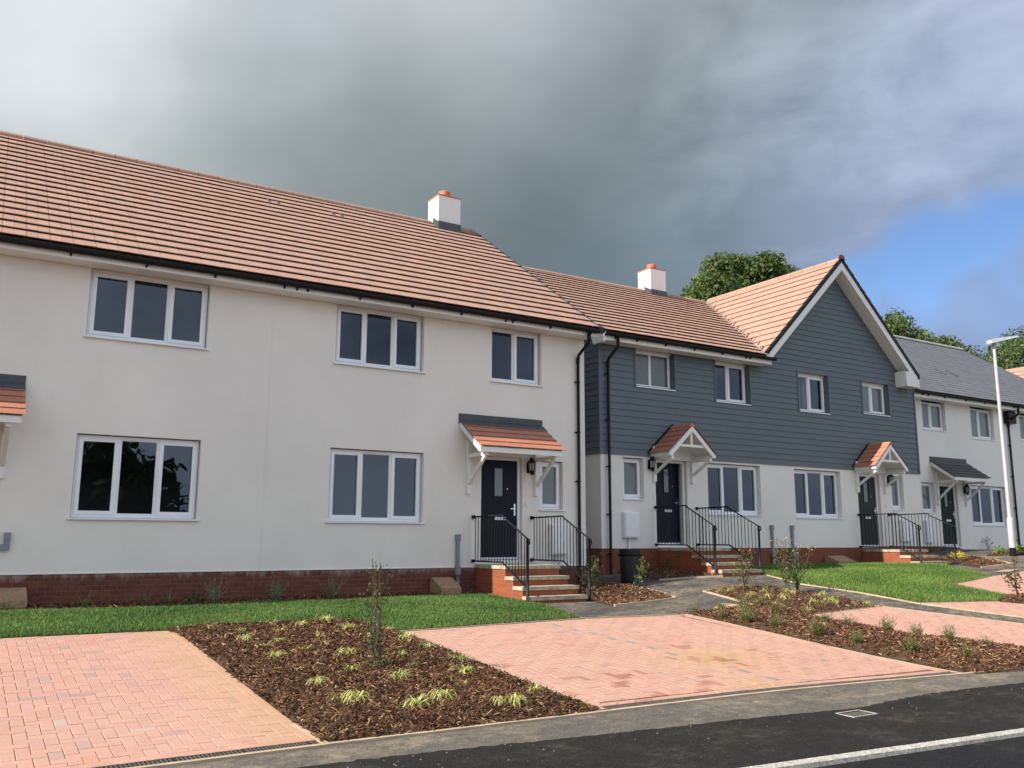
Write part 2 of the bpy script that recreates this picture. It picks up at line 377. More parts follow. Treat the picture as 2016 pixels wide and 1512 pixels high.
# block paving: herringbone blocks laid one by one
def paving(name, poly, tint_edge=None, special={}, big=(.47, .265, .213)):
    poly = ccw(poly); mb = MB(); base = MB()
    drape(base, poly, .006, .5, (.075, .05, .032))
    inner = poly
    n = len(poly)
    cen = (sum(p[0] for p in poly)/n, sum(p[1] for p in poly)/n)
    def inset(pl, d):
        lines = []
        for i in range(len(pl)):
            a, b = pl[i], pl[(i+1)%len(pl)]; l = math.hypot(b[0]-a[0], b[1]-a[1]); nx, ny = -(b[1]-a[1])/l, (b[0]-a[0])/l
            lines.append(((a[0]+nx*d, a[1]+ny*d), (b[0]+nx*d, b[1]+ny*d)))
        out = []
        for i in range(len(pl)):
            (p1, p2), (p3, p4) = lines[i-1], lines[i]
            dx1,dy1,dx2,dy2 = p2[0]-p1[0],p2[1]-p1[1],p4[0]-p3[0],p4[1]-p3[1]; den = dx1*dy2-dy1*dx2
            if abs(den) < 1e-9: out.append(p3); continue
            t = ((p3[0]-p1[0])*dy2-(p3[1]-p1[1])*dx2)/den; out.append((p1[0]+dx1*t, p1[1]+dy1*t))
        return out
    def block(q):
        q = ccw(q)
        if abs(area(q)) < .0005: return
        cx = sum(p[0] for p in q)/len(q); cy = sum(p[1] for p in q)/len(q)
        k = rnd.uniform(.94, 1.05); col = [big[0]*k, big[1]*k*rnd.uniform(.97,1.03), big[2]*k*rnd.uniform(.96,1.04)]
        t = rnd.random()
        if t < .035: col = [c*f for c, f in zip(col, (.78,.92,1.05))]
        elif t < .05: col = [c*f for c, f in zip(col, (.98,.86,.82))]
        if tint_edge: 
            f = tint_edge(cx, cy); col = [col[0]*(1-f)+.44*k*f, col[1]*(1-f)+.275*k*f, col[2]*(1-f)+.16*k*f]
        for (sx, sy, rr), sc in special.items():
            if (cx-sx)**2+(cy-sy)**2*1.0 < rr*rr: col = [c*rnd.uniform(.95,1.05) for c in sc]
        def sh(d):
            return [(cx+(p[0]-cx)*(1-d/max(.02,abs(p[0]-cx)+1e-6)) if abs(p[0]-cx) > .02 else p[0], cy+(p[1]-cy)*(1-d/max(.02,abs(p[1]-cy)+1e-6)) if abs(p[1]-cy) > .02 else p[1]) for p in q]
        o1 = sh(.0024); o2 = sh(.0062); dz = rnd.uniform(-.0015,.0015)
        z = g1(cx, cy); zx = (g1(cx+.1,cy)-g1(cx-.1,cy))/.2; zy = (g1(cx,cy+.1)-g1(cx,cy-.1))/.2
        H = lambda p, o: (p[0], p[1], z+zx*(p[0]-cx)+zy*(p[1]-cy)+o+dz)
        top = [H(p, .018) for p in o2]; mid = [H(p, .0158) for p in o1]; bot = [H(p, .004) for p in o1]
        mb.poly(top, col)
        for i in range(len(q)):
            j = (i+1)%len(q); mb.poly([mid[i],mid[j],top[j],top[i]], col); mb.poly([bot[i],bot[j],mid[j],mid[i]], col)
    in1 = inset(poly, .105)
    for i in range(n):
        a, b, c, d = poly[i], poly[(i+1)%n], in1[(i+1)%n], in1[i]
        l = math.hypot(b[0]-a[0], b[1]-a[1]); m = max(1, round(l/.205)); lp = lambda p, q, t: (p[0]+(q[0]-p[0])*t, p[1]+(q[1]-p[1])*t)
        for k in range(m): block([lp(a,b,k/m), lp(a,b,(k+1)/m), lp(d,c,(k+1)/m), lp(d,c,k/m)])
    xs = [p[0] for p in poly]; ys = [p[1] for p in poly]; u = .102
    i0, i1 = int(min(xs)/u)-2, int(max(xs)/u)+2; j0, j1 = int(min(ys)/u)-2, int(max(ys)/u)+2
    for i in range(i0, i1):
        for j in range(j0, j1):
            r = (i-j) % 4
            if r == 0: q = [(i*u,j*u),((i+2)*u,j*u),((i+2)*u,(j+1)*u),(i*u,(j+1)*u)]
            elif r == 3: q = [(i*u,j*u),((i+1)*u,j*u),((i+1)*u,(j+2)*u),(i*u,(j+2)*u)]
            else: continue
            q = convclip(q, in1)
            if q: block(q)
    o = mb.build(name, M['paver']); tag(o, kind='structure')
    mb2 = base.build(name+'_joint_sand', M['paver']); tag(mb2, kind='structure')
special = {}
for x, y in ((7.71,10.73),(7.74,10.4),(7.79,9.97),(7.84,9.68),(7.84,9.28),(7.91,8.93),(7.97,7.71),(7.99,7.31),(7.71,11.09)): special[(x,y,.075)] = (.23,.215,.21)
for x, y in ((8.32,9.29),(8.41,9.21),(7.92,8.52),(8.29,8.37),(8.33,8.1),(7.7,8.69),(6.44,8.1),(6.8,8.15),(6.18,7.75),(6.81,7.22),(6.24,7.24),(5.89,7.13),(5.89,8.21),(5.43,7.69),(7.4,7.68),(7.12,7.4),(9.19,8.74)): special[(x,y,.10)] = (.34,.155,.115)
sand = lambda x, y: 1.0*math.exp(-((x-8.22)/.75)**2-((y-8.45)/.55)**2)+.7*math.exp(-((x-7.5)/.5)**2-((y-7.2)/.25)**2)+.12
paving('driveway', [(-6,7.06),(2.58,7.06),(2.52,12.0),(2.44,12.3),(-6,12.45)], lambda x, y: max(0, min(.8, .8-(2.5-x)/.9)), {(.9,8.3,.08):(.42,.33,.29),(1.4,7.9,.08):(.42,.33,.29)})
paving('driveway', [(5.36,7.07),(7.3,6.99),(10.57,6.77),(10.47,8.5),(10.42,11.36),(8.48,11.52),(5.28,11.31)], sand, special)
paving('driveway', D3, lambda x, y: .1, {})
paving('driveway', D5, lambda x, y: .1, {})
paving('driveway', D4, lambda x, y: .1, {})

# edging strips
em = MB()
def edging(pts, w=.045, h=.03):
    for a, b in zip(pts[:-1], pts[1:]):
        n = max(1, int(math.hypot(b[0]-a[0], b[1]-a[1])/.6))
        for k in range(n):
            p = [a[0]+(b[0]-a[0])*k/n, a[1]+(b[1]-a[1])*k/n]; q = [a[0]+(b[0]-a[0])*(k+1)/n, a[1]+(b[1]-a[1])*(k+1)/n]
            em.bar((p[0],p[1],g1(*p)+h-.05+rnd.uniform(-.002,.002)), (q[0],q[1],g1(*q)+h-.05), w, .1)
edging([(-6,6.9)]+[(x,KY(x)) for x in np.arange(2.6,16,.7)], .05, .022)
edging([(5.30,6.93),(5.23,11.33)], .07, .03)
edging([(2.60,6.95),(2.55,7.6)], .05, .02)
edging([(5.23,11.35),(8.48,11.58),(10.45,11.41),(12.2,11.47)], .04, .024)
edging([(10.55,6.6),(10.48,8.5),(10.45,11.4)], .04, .02)
edging([(10.0,12.7),(11.59,12.87),(11.84,13.47),(11.95,14.2),(12.0,14.8),(11.98,15.3)], .04, .03)
edging([(12.9,14.84),(14.2,14.26)], .04, .03)
edging([(12.2,11.47),(12.57,13.16),(13.3,13.02)], .04, .03)
edging([(14.25,10.42),(14.05,11.84),(13.86,12.84)], .03, .02)
edging([(12.42,10.42),(14.25,10.41)], .03, .022)
edging([(15.25,10.3),(15.21,11.63),(14.93,12.88),(15.45,14.15)], .03, .022)
edging([(17.05,9.86),(15.3,10.36)], .03, .022)
edging([(14.27,10.4),(15.19,8.39),(16.27,5.9)], .03, .022); edging([(15.26,10.3),(15.84,8.75),(16.98,6.0)], .03, .022)
edging([(22.6,13.46),(23.69,13.25),(24.15,14.0),(24.62,15.14)], .04, .03)
edging([(20.85,12.14),(18.45,11.69)], .03, .022)
tag(em.build('edging', M['edging']), kind='structure')
tp = MB(); drape(tp, [(11.3,11.62),(11.9,12.0),(12.15,11.55),(11.5,11.5)], .012, .3); drape(tp, [(21.6,12.6),(22.4,12.75),(22.9,12.6),(22.1,12.45)], .012, .3)
tag(tp.build('sand_patch', M['tan_pile']), kind='structure')

# ------------------------------------------------------------------ mulch, grass
def bed(poly, dens, label, size=1., rise=.06, warm=1., where=None):
    poly = ccw(poly); mb = MB(); drape(mb, poly, .008, .12, (.075,.042,.024), rise, .35)
    A = abs(area(poly)); n = int(A*dens); xs = [p[0] for p in poly]; ys = [p[1] for p in poly]
    X = NR.uniform(min(xs), max(xs), n*4); Y = NR.uniform(min(ys), max(ys), n*4); k = inside(poly, X, Y); X = X[k][:n]; Y = Y[k][:n]
    Z = G(X, Y)+.016+rise*np.clip(edge_dist(poly, X, Y)/.35, 0, 1)
    pal = [(.055,.024,.012),(.11,.05,.024),(.17,.085,.042),(.26,.145,.075),(.42,.28,.16),(.035,.018,.011)]
    wts = [.26,.28,.2,.1,.04,.12]; pick = NR.choice(len(pal), len(X), p=wts)
    for x, y, z, pi in zip(X, Y, Z, pick):
        l = rnd.uniform(.018,.085)*size*(1.5 if rnd.random() < .04 else 1); w = rnd.uniform(.005,.018)*size; t = rnd.uniform(.003,.008)*size
        a = rnd.uniform(0, 6.283); e = rnd.gauss(0, .45); ro = rnd.gauss(0, .6)
        d = Vector((math.cos(a)*math.cos(e), math.sin(a)*math.cos(e), math.sin(e))); s_ = Vector((-math.sin(a), math.cos(a), math.sin(ro)*.7)).normalized(); nn = d.cross(s_)
        c = Vector((x, y, z+rnd.uniform(0,.022))); k = rnd.uniform(.8,1.2)*warm; col = tuple(v*k for v in pal[pi])
        a0, a1, b0, b1 = c-d*l/2-s_*w/2, c-d*l/2+s_*w/2*.6, c+d*l/2+s_*w/2, c+d*l/2-s_*w/2*.7
        mb.poly([a0+nn*t, b1+nn*t, b0+nn*t, a1+nn*t], col); mb.poly([a0, a0+nn*t, a1+nn*t, a1], col); mb.poly([b1, b1+nn*t, a0+nn*t, a0], col); mb.poly([a1+nn*t, b0+nn*t, b0, a1], col)
    o = mb.build('bark_mulch', M['chip']); tag(o, label, 'mulch', kind='stuff'); return o
bed(BED1, 1100, 'dark bark mulch filling the bed between the two front driveways', 1.0, .09)
bed(WALLBED, 380, 'bark mulch strip at the foot of the cream house', 1.1, .03)
bed(BED2, 520, 'bark mulch in the wedge bed beside the cream house steps', 1.1, .04, 1.3)
bed(BED2B, 330, 'shaded bark mulch behind the black bin', 1.1, .04, 1.1)
bed(BED3, 520, 'bark mulch under the rose bushes and pale sedges', 1.1, .08, 1.05)
bed(LAV, 620, 'bark mulch in the bed of green heather tufts by the right driveway', 1.1, .08, 1.2)
bed(BED5, 330, 'bark mulch under the leaning shrub at the right edge', 1.2, .06, 1.2)
bed(BED6, 330, 'bark mulch in the small bed with the yellow plant', 1.2, .05, 1.2)
bed(BED7, 150, 'dark bark mulch below the grey roofed house wall', 1.2, .04)
bed(BED8, 200, 'bark mulch around the foot of the lamp post', 1.2, .03, 1.2)

def lawn(poly, dens, label, hmin, hmax, m=(1,1,1)):
    poly = ccw(poly); mb = MB(); drape(mb, poly, .02, .3, (.06*m[0],.095*m[1],.022*m[2]), .012, .3, .03)
    A = abs(area(poly)); n = int(A*dens); xs = [p[0] for p in poly]; ys = [p[1] for p in poly]
    X = NR.uniform(min(xs), max(xs), n*3); Y = NR.uniform(min(ys), max(ys), n*3); k = inside(poly, X, Y); X = X[k][:n]; Y = Y[k][:n]
    ed = edge_dist(poly, X, Y); Z = G(X, Y)+.018+.012*np.clip(ed/.3, 0, 1); n = len(X)
    pat = .5+.28*np.sin(X*2.1+1.3*np.sin(Y*1.7))+.22*np.sin(Y*3.3+X*.7+2*np.sin(X*.9))+NR.normal(0,.22,n)
    h = NR.uniform(hmin, hmax, n)*(1+.25*(pat-.5)); a = NR.uniform(0, 6.283, n); ln = np.abs(NR.normal(.35,.25,n))*h; w = NR.uniform(.003,.006,n)
    dx, dy = np.cos(a), np.sin(a)
    V0 = np.stack([X-dy*w, Y+dx*w, Z],1); V1 = np.stack([X+dy*w, Y-dx*w, Z],1)
    V2 = np.stack([X+dx*ln*.4+dy*w*.8, Y+dy*ln*.4-dx*w*.8, Z+h*.6],1); V3 = np.stack([X+dx*ln*.4-dy*w*.8, Y+dy*ln*.4+dx*w*.8, Z+h*.6],1); V4 = np.stack([X+dx*ln, Y+dy*ln, Z+h],1)
    p = np.clip(pat,0,1)[:,None]; col = (1-p)*np.array([[.075,.15,.026]])+p*np.array([[.17,.25,.05]]); dry = (NR.uniform(0,1,n) < .07+.25*np.exp(-ed/.12)+.22*np.clip(np.sin(X*1.1+2*np.sin(Y*.8))*np.sin(Y*1.9+X*.6)-.45,0,1))[:,None]
    col = np.where(dry, np.array([[.24,.21,.08]])*NR.uniform(.7,1.1,(n,1)), col*NR.uniform(.7,1.3,(n,1))*np.array([m]))
    base = len(mb.v); allv = np.stack([V0,V1,V2,V3,V4],1).reshape(-1,3); mb.v.extend(map(tuple, allv.tolist()))
    for i in range(n):
        b = base+5*i; c = tuple(col[i]); mb.f.append((b,b+1,b+2,b+3)); mb.f.append((b+3,b+2,b+4)); mb.c += [c,c]; mb.sm += [False,False]
    o = mb.build('lawn_grass', M['blade']); tag(o, label, 'grass', kind='stuff')
lawn([p if p[0] > -2 else (-3, p[1]) for p in LAWN1], 4200, 'short green lawn along the front of the cream house', .022, .05, (.86,1.0,1.3))
lawn(LAWN2, 1900, 'bright green lawn in front of the slate blue house', .025, .055, (1.15,1.2,1.35))

# ------------------------------------------------------------------ building pieces
def wall_panel(mb, x0, x1, z0, z1, Y, ops, depth, rcol=None):
    """front wall sheet with openings (ox0,ox1,oz0,oz1) and their reveals"""
    xs = sorted({x0, x1, *[o[0] for o in ops], *[o[1] for o in ops]}); zs = sorted({z0, z1, *[o[2] for o in ops], *[o[3] for o in ops]})
    xs = [x for x in xs if x0 <= x <= x1]; zs = [z for z in zs if z0 <= z <= z1]
    for a, b in zip(xs[:-1], xs[1:]):
        for c, d in zip(zs[:-1], zs[1:]):
            mx, mz = (a+b)/2, (c+d)/2
            if any(o[0] < mx < o[1] and o[2] < mz < o[3] for o in ops): continue
            mb.poly([(a,Y,c),(b,Y,c),(b,Y,d),(a,Y,d)])
    for o in (ops if depth else []):
        a, b, c, d = o
        mb.poly([(a,Y,c),(a,Y,d),(a,Y+depth,d),(a,Y+depth,c)]); mb.poly([(b,Y,d),(b,Y,c),(b,Y+depth,c),(b,Y+depth,d)])
        mb.poly([(a,Y,d),(b,Y,d),(b,Y+depth,d),(a,Y+depth,d)]); mb.poly([(a,Y,c),(a,Y+depth,c),(b,Y+depth,c),(b,Y,c)])
def window(parent, x0, x1, z0, z1, Y, panes, glass='glass', sill=(.05,.05), sillcol='pvc'):
    """panes: list of (fraction, opens) left to right; the frame is the part, sill and panes its sub-parts"""
    f = MB(); o = .045; W = x1-x0; d = .07; cuts = []; t = sum(p[0] for p in panes); xx = x0
    for fr, op in panes: cuts.append((xx, xx+W*fr/t, op)); xx += W*fr/t
    f.box(x0, x0+o, Y, Y+d, z0, z1); f.box(x1-o, x1, Y, Y+d, z0, z1); f.box(x0+o, x1-o, Y, Y+d, z1-o, z1); f.box(x0+o, x1-o, Y, Y+d, z0, z0+o+.01)
    gl = []
    for i, (a, b, op) in enumerate(cuts):
        a2 = a+o if i == 0 else a+.022; b2 = b-o if i == len(cuts)-1 else b-.022
        if i > 0: f.box(a-.0225, a+.0225, Y+.001, Y+d, z0+o+.01, z1-o)
        if op:
            s = .052; g = .003; ya = Y-.016
            f.box(a2-.012, a2+s, ya, Y+d-.012, z0+o+g, z1-o-g+.012); f.box(b2-s, b2+.012, ya, Y+d-.012, z0+o+g, z1-o-g+.012)
            f.box(a2+s, b2-s, ya+.001, Y+d-.012, z1-o-s, z1-o-g+.012); f.box(a2+s, b2-s, ya+.001, Y+d-.012, z0+o+g, z0+o+s+.01)
            gl.append((a2+s, b2-s, z0+o+s+.01, z1-o-s))
        else:
            s = .016
            f.box(a2, a2+s, Y+.012, Y+d-.012, z0+o+.01, z1-o); f.box(b2-s, b2, Y+.012, Y+d-.012, z0+o+.01, z1-o)
            f.box(a2+s, b2-s, Y+.012, Y+d-.012, z1-o-s, z1-o); f.box(a2+s, b2-s, Y+.012, Y+d-.012, z0+o+.01, z0+o+.01+s)
            gl.append((a2+s, b2-s, z0+o+.01+s, z1-o-s))
    fo = f.build('window', M['pvc'], parent)
    for a, b, c, e in gl:
        g = MB(); g.box(a-.004, b+.004, Y+.026, Y+.032, c-.004, e+.004) if glass != 'glass' else g.poly([(a-.004,Y+.028,c-.004),(b+.004,Y+.028,c-.004),(b+.004,Y+.028,e+.004),(a-.004,Y+.028,e+.004)])
        g.build('pane', M[glass], fo)
    if sill:
        s = MB(); s.hexa([(x0-sill[0],Y-sill[1]-.10,z0-.035),(x1+sill[0],Y-sill[1]-.10,z0-.035),(x1+sill[0],Y+.03,z0-.03),(x0-sill[0],Y+.03,z0-.03),
                          (x0-sill[0],Y-sill[1]-.10,z0-.012),(x1+sill[0],Y-sill[1]-.10,z0-.012),(x1+sill[0],Y+.03,z0-.002),(x0-sill[0],Y+.03,z0-.002)])
        s.build('sill', M[sillcol], fo)
    return fo
def door(parent, x0, x1, z0, z1, Y, m, glcol='frosted', swing=0, handle=1):
    f = MB(); o = .06
    f.box(x0, x0+o, Y, Y+.07, z0, z1); f.box(x1-o, x1, Y, Y+.07, z0, z1); f.box(x0+o, x1-o, Y, Y+.07, z1-o, z1); f.box(x0+o, x1-o, Y-.03, Y+.07, z0, z0+.035)
    f.build('door_frame', M['pvc'], parent)
    a, b, c, d = x0+o+.004, x1-o-.004, z0+.04, z1-o-.004
    gx0 = a+(b-a)*.37; gx1 = gx0+.21; gz0 = c+1.27; gz1 = gz0+.56; y0, y1 = Y+.02, Y+.062
    h = MB(); org = Vector((a, y0, 0))
    for q in ((a,gx0,c,d),(gx1,b,c,d),(gx0,gx1,c,gz0),(gx0,gx1,gz1,d)): h.box(q[0], q[1], y0, y1, q[2], q[3])
    for q in ((gx0-.03,gx0,gz0-.03,gz1+.03),(gx1,gx1+.03,gz0-.03,gz1+.03),(gx0,gx1,gz0-.03,gz0),(gx0,gx1,gz1,gz1+.03)): h.box(q[0], q[1], y0-.012, y0-.001, q[2], q[3])
    for k in range(1, 6):      # vertical grooves of the lower panel
        xx = a+(b-a)*k/6; h.box(xx-.004, xx+.004, y0-.004, y0-.0005, c+.06, gz0-.1)
    lo = h.build('door', M[m], parent)
    g = MB(); g.box(gx0+.001, gx1-.001, y0+.012, y0+.02, gz0+.001, gz1-.001); g.build('door_glass', M[glcol], lo)
    lb = MB(); lx0 = a+(b-a)*.36; lb.box(lx0, lx0+.27, y0-.02, y0-.006, c+.79, c+.85)
    lb.build('letter_box', M['steel'], lo)
    hd = MB(); hx = (b-.06) if handle > 0 else a+.06; hd.box(hx-.017, hx+.017, y0-.013, y0-.001, c+.88, c+1.12); hd.bar((hx, y0-.04, c+1.02), (hx-.12*handle, y0-.04, c+1.02), .02); hd.bar((hx, y0, c+1.02), (hx, y0-.05, c+1.02), .02)
    hd.build('door_handle', M['steel'], lo)
    sp = MB(); sp.tube([(a+(b-a)*.72, y0-.02, c+1.42), (a+(b-a)*.72, y0, c+1.42)], .012, 8); sp.build('spy_hole', M['steel'], lo)
    wb = MB(); wb.box(a+.01, b-.01, y0-.022, y0-.002, c+.008, c+.05); wb.build('weather_bar', M['pvc'], lo)
    if swing:
        R = Matrix.Translation(org)@Matrix.Rotation(swing, 4, 'Z')@Matrix.Translation(-org)
        ob = world_loc(parent); T = Matrix.Translation(-ob)@R@Matrix.Translation(ob)
        for x in [lo]+list(lo.children): x.data.transform(T)
    return lo
TILE = (.392, .243, .186)
def tiles(mb, o, a, u, n, L0, L1, S, rows, pal=TILE, w=.165, th=.050, var=.055):
    """tile courses: o origin on the eaves line, a along, u up-slope, n normal; L0(s), L1(s) give the run of a course at height s"""
    o, a, u, n = Vector(o), Vector(a), Vector(u), Vector(n); g = S/rows
    lo = min(L0(0), L0(S)); hi = max(L1(0), L1(S)); k0 = math.floor(lo/w); k1 = math.ceil(hi/w)
    for i in range(rows):
        s0, s1 = i*g, (i+1)*g+.07
        if i == rows-1: s1 = S
        for k in range(k0, k1):
            xa, xb = k*w, (k+1)*w; gap = .0035 if k % 2 else .0015; gap2 = .0015 if k % 2 else .0035
            l0, h0, l1, h1 = L0(s0), L1(s0), L0(s1), L1(s1)
            p = [max(xa+gap, l0), min(xb-gap2, h0), min(xb-gap2, h1), max(xa+gap, l1)]
            if p[1]-p[0] < .004 and p[2]-p[3] < .004: continue
            p[1] = max(p[0], p[1]); p[2] = max(p[3], p[2])
            kk = 1+rnd.gauss(0, var*.6); f = rnd.uniform(.96,1.04); col = (pal[0]*kk, pal[1]*kk*f, pal[2]*kk*f)
            tj = th+rnd.uniform(-.002,.002)
            P = lambda x, s, h: o+a*x+u*s+n*h
            ug = tj*.74; sb = min(s0+.075, S); xl = p[3] if l0 == l1 else p[0]
            B = [P(p[0],s0,ug), P(p[1],s0,ug), P(p[1],s0,tj), P(p[0],s0,tj), P(p[3],s1,.006), P(p[2],s1,.006)]
            mb.poly([B[3],B[2],B[5],B[4]], col); mb.poly([B[0],B[1],B[2],B[3]], col)
            U = [P(p[0],sb,ug*.9), P(p[1],sb,ug*.9)]; mb.poly([U[0],U[1],B[1],B[0]], col)
            mb.poly([B[0],B[3],B[4],U[0]], col); mb.poly([B[1],U[1],B[5],B[2]], col)
def gutter(parent, x0, x1, Y, z, brackets, r=.058):
    g = MB(); prof = [(x0, Y+r*math.cos(t), z+r*math.sin(t)*1.1) for t in np.linspace(math.pi, 2*math.pi, 9)]+[(x0,Y+r,z+.012),(x0,Y+r-.008,z+.012)]+[(x0, Y+(r-.008)*math.cos(t), z+(r-.008)*math.sin(t)*1.1) for t in np.linspace(2*math.pi, math.pi, 9)]+[(x0,Y-r+.008,z+.012),(x0,Y-r,z+.012)]
    g.extrude(prof, (x1-x0,0,0)); g.poly([(x0+.003, Y+r*math.cos(t), z+r*math.sin(t)*1.1) for t in np.linspace(math.pi,2*math.pi,9)]); g.poly([(x1-.003, Y+r*math.cos(t), z+r*math.sin(t)*1.1) for t in np.linspace(math.pi,2*math.pi,9)])
    go = g.build('gutter', M['black'], parent)
    for bx in brackets:
        b = MB(); b.extrude([(bx-.015,Y-.03,z-.05),(bx-.015,Y+.085,z-.02),(bx-.015,Y+.085,z-.115),(bx-.015,Y+.03,z-.085)], (.03,0,0)); b.build('gutter_bracket', M['black'], go)
    return go
def downpipe(parent, x, Yw, Yg, ztop, zbot, clips, r=.034):
    d = MB(); d.tube([(x,Yg,ztop),(x,Yg,ztop-.22),(x,Yg+.03,ztop-.28),(x-.02,Yw-.09,ztop-.50),(x-.02,Yw-.06,ztop-.58),(x-.02,Yw-.06,zbot)], r, 12)
    d.tube([(x,Yg,ztop-.10),(x,Yg,ztop-.2)], r+.008, 12); d.tube([(x-.02,Yw-.06,ztop-.56),(x-.02,Yw-.06,ztop-.68)], r+.008, 12)
    do = d.build('downpipe', M['black'], parent)
    for z in clips:
        c = MB(); c.tube([(x-.02,Yw-.06,z-.014),(x-.02,Yw-.06,z+.014)], r+.009, 12); c.box(x-.085, x+.045, Yw-.035, Yw-.004, z-.012, z+.012); c.build('pipe_clip', M['black'], do)
    return do
def chimney(parent, x0, x1, y0, y1, zt, zridge, k):
    yc = (y0+y1)/2; zf = zridge-(yc-y0)*k
    c = MB(); c.box(x0, x1, y0, y1, zf-.3, zt); co = c.build('chimney', M['chimney_render'], parent)
    cap = MB(); cap.box(x0-.012, x1+.012, y0-.012, y1+.012, zt+.001, zt+.03); cap.build('chimney_cap', M['pot'], co)
    p = MB(); p.lathe((x0+x1)/2, yc, [(.0,zt+.03),(.15,zt+.03),(.15,zt+.09),(.165,zt+.10),(.165,zt+.17),(.155,zt+.185),(.165,zt+.20),(.16,zt+.235),(.13,zt+.235),(.12,zt+.05),(0,zt+.05)], 20); p.build('chimney_pot', M['pot'], co)
    fl = MB(); e = .012; h = .17
    fl.box(x0-e, x1+e, y0-e-.02, y0-.002, zf-.06, zf+h)
    for xx, s in ((x0, -1), (x1, 1)):
        xa, xb = (xx-e, xx-.001) if s < 0 else (xx+.001, xx+e)
        fl.hexa([(xa,y0,zf-.06),(xb,y0,zf-.06),(xb,yc,zridge-.06),(xa,yc,zridge-.06),(xa,y0,zf+h),(xb,y0,zf+h),(xb,yc,zridge+h-.02),(xa,yc,zridge+h-.02)])
    fl.build('chimney_flashing', M['lead'], co)
def ridge_tiles(parent, x0, x1, Y, z, axis='x', pal=TILE, seg=.45, r=.105):
    mb = MB(); x = x0
    while x < x1-.02:
        e = min(x+seg-.012, x1); k = rnd.uniform(.88,1.05); col = (pal[0]*k, pal[1]*k, pal[2]*k); N_ = 8
        f = lambda t, xx, rr: (xx, Y+rr*math.cos(t), z-.03+rr*math.sin(t)*.95) if axis == 'x' else (Y+rr*math.cos(t), xx, z-.03+rr*math.sin(t)*.95)
        T = np.linspace(-.25, math.pi+.25, N_)
        for i in range(N_-1): mb.poly([f(T[i],x,r),f(T[i],e,r),f(T[i+1],e,r),f(T[i+1],x,r)], col)
        mb.poly([f(t,x,r) for t in T], tuple(c*.75 for c in col)); mb.poly([f(t,e,r) for t in T], tuple(c*.75 for c in col)); x += seg
    return mb.build('ridge_tiles', M['tile'], parent)
def room_shell(parent, x0, x1, y0, y1, z0, z1, zmid, walls):
    m = MB(); m.box(x0+.02, x1-.02, y0+.1, y1-.05, z0-.1, z0); m.box(x0+.02, x1-.02, y0+.13, y1-.05, zmid-.12, zmid+.12); m.box(x0+.02, x1-.02, y0+.13, y1-.05, z1, z1+.06)
    m.box(x0+.02, x1-.02, y0+3.4, y0+3.5, z0, z1)
    for w in walls: m.box(w-.06, w+.06, y0+.13, y0+3.4, z0, z1)
    m.build('interior', M['interior'], parent)
def lantern(parent, x, Y, zb, zt):
    m = MB(); yc = Y-.11; h = zt-zb
    m.lathe(x, yc, [(.0,zt),(.03,zt-.02),(.07,zt-.09),(.085,zt-.105),(.085,zt-.125),(.0,zt-.125)], 8, smooth=False)
    m.lathe(x, yc, [(.0,zb+.0),(.02,zb+.01),(.03,zb+.05),(.065,zb+.085),(.065,zb+.10),(0,zb+.10)], 8, smooth=False)
    for k in range(6):
        t = 2*math.pi*k/6; m.bar((x+.062*math.cos(t),yc+.062*math.sin(t),zb+.10),(x+.076*math.cos(t),yc+.076*math.sin(t),zt-.12), .014)
    m.box(x-.05, x+.05, Y-.02, Y-.002, zb+.06, zt-.1); m.bar((x,Y-.01,zb+.12),(x,yc,zb+.05), .02); m.tube([(x,yc-.05,zb+.04),(x,yc-.07,zb+.03)], .022, 8)
    lo = m.build('wall_lantern', M['black'], parent)
    g = MB(); g.lathe(x, yc, [(.052,zb+.10),(.064,zt-.125)], 6, smooth=False); g.build('lantern_glass', M['lampglass'], lo)
def gallows(parent, x, Y, z0, z1, reach):
    b = MB(); w = .075; b.box(x-w/2, x+w/2, Y-.07, Y-.003, z0, z1+.3)
    b.box(x-w/2+.004, x+w/2-.004, Y-reach, Y-.071, z1-.04, z1+.03)
    b.bar((x, Y-.06, z0+.2), (x, Y-reach+.07, z1-.04), w-.02, .06, up=(1,0,0)); b.build('canopy_bracket', M['trim'], parent)
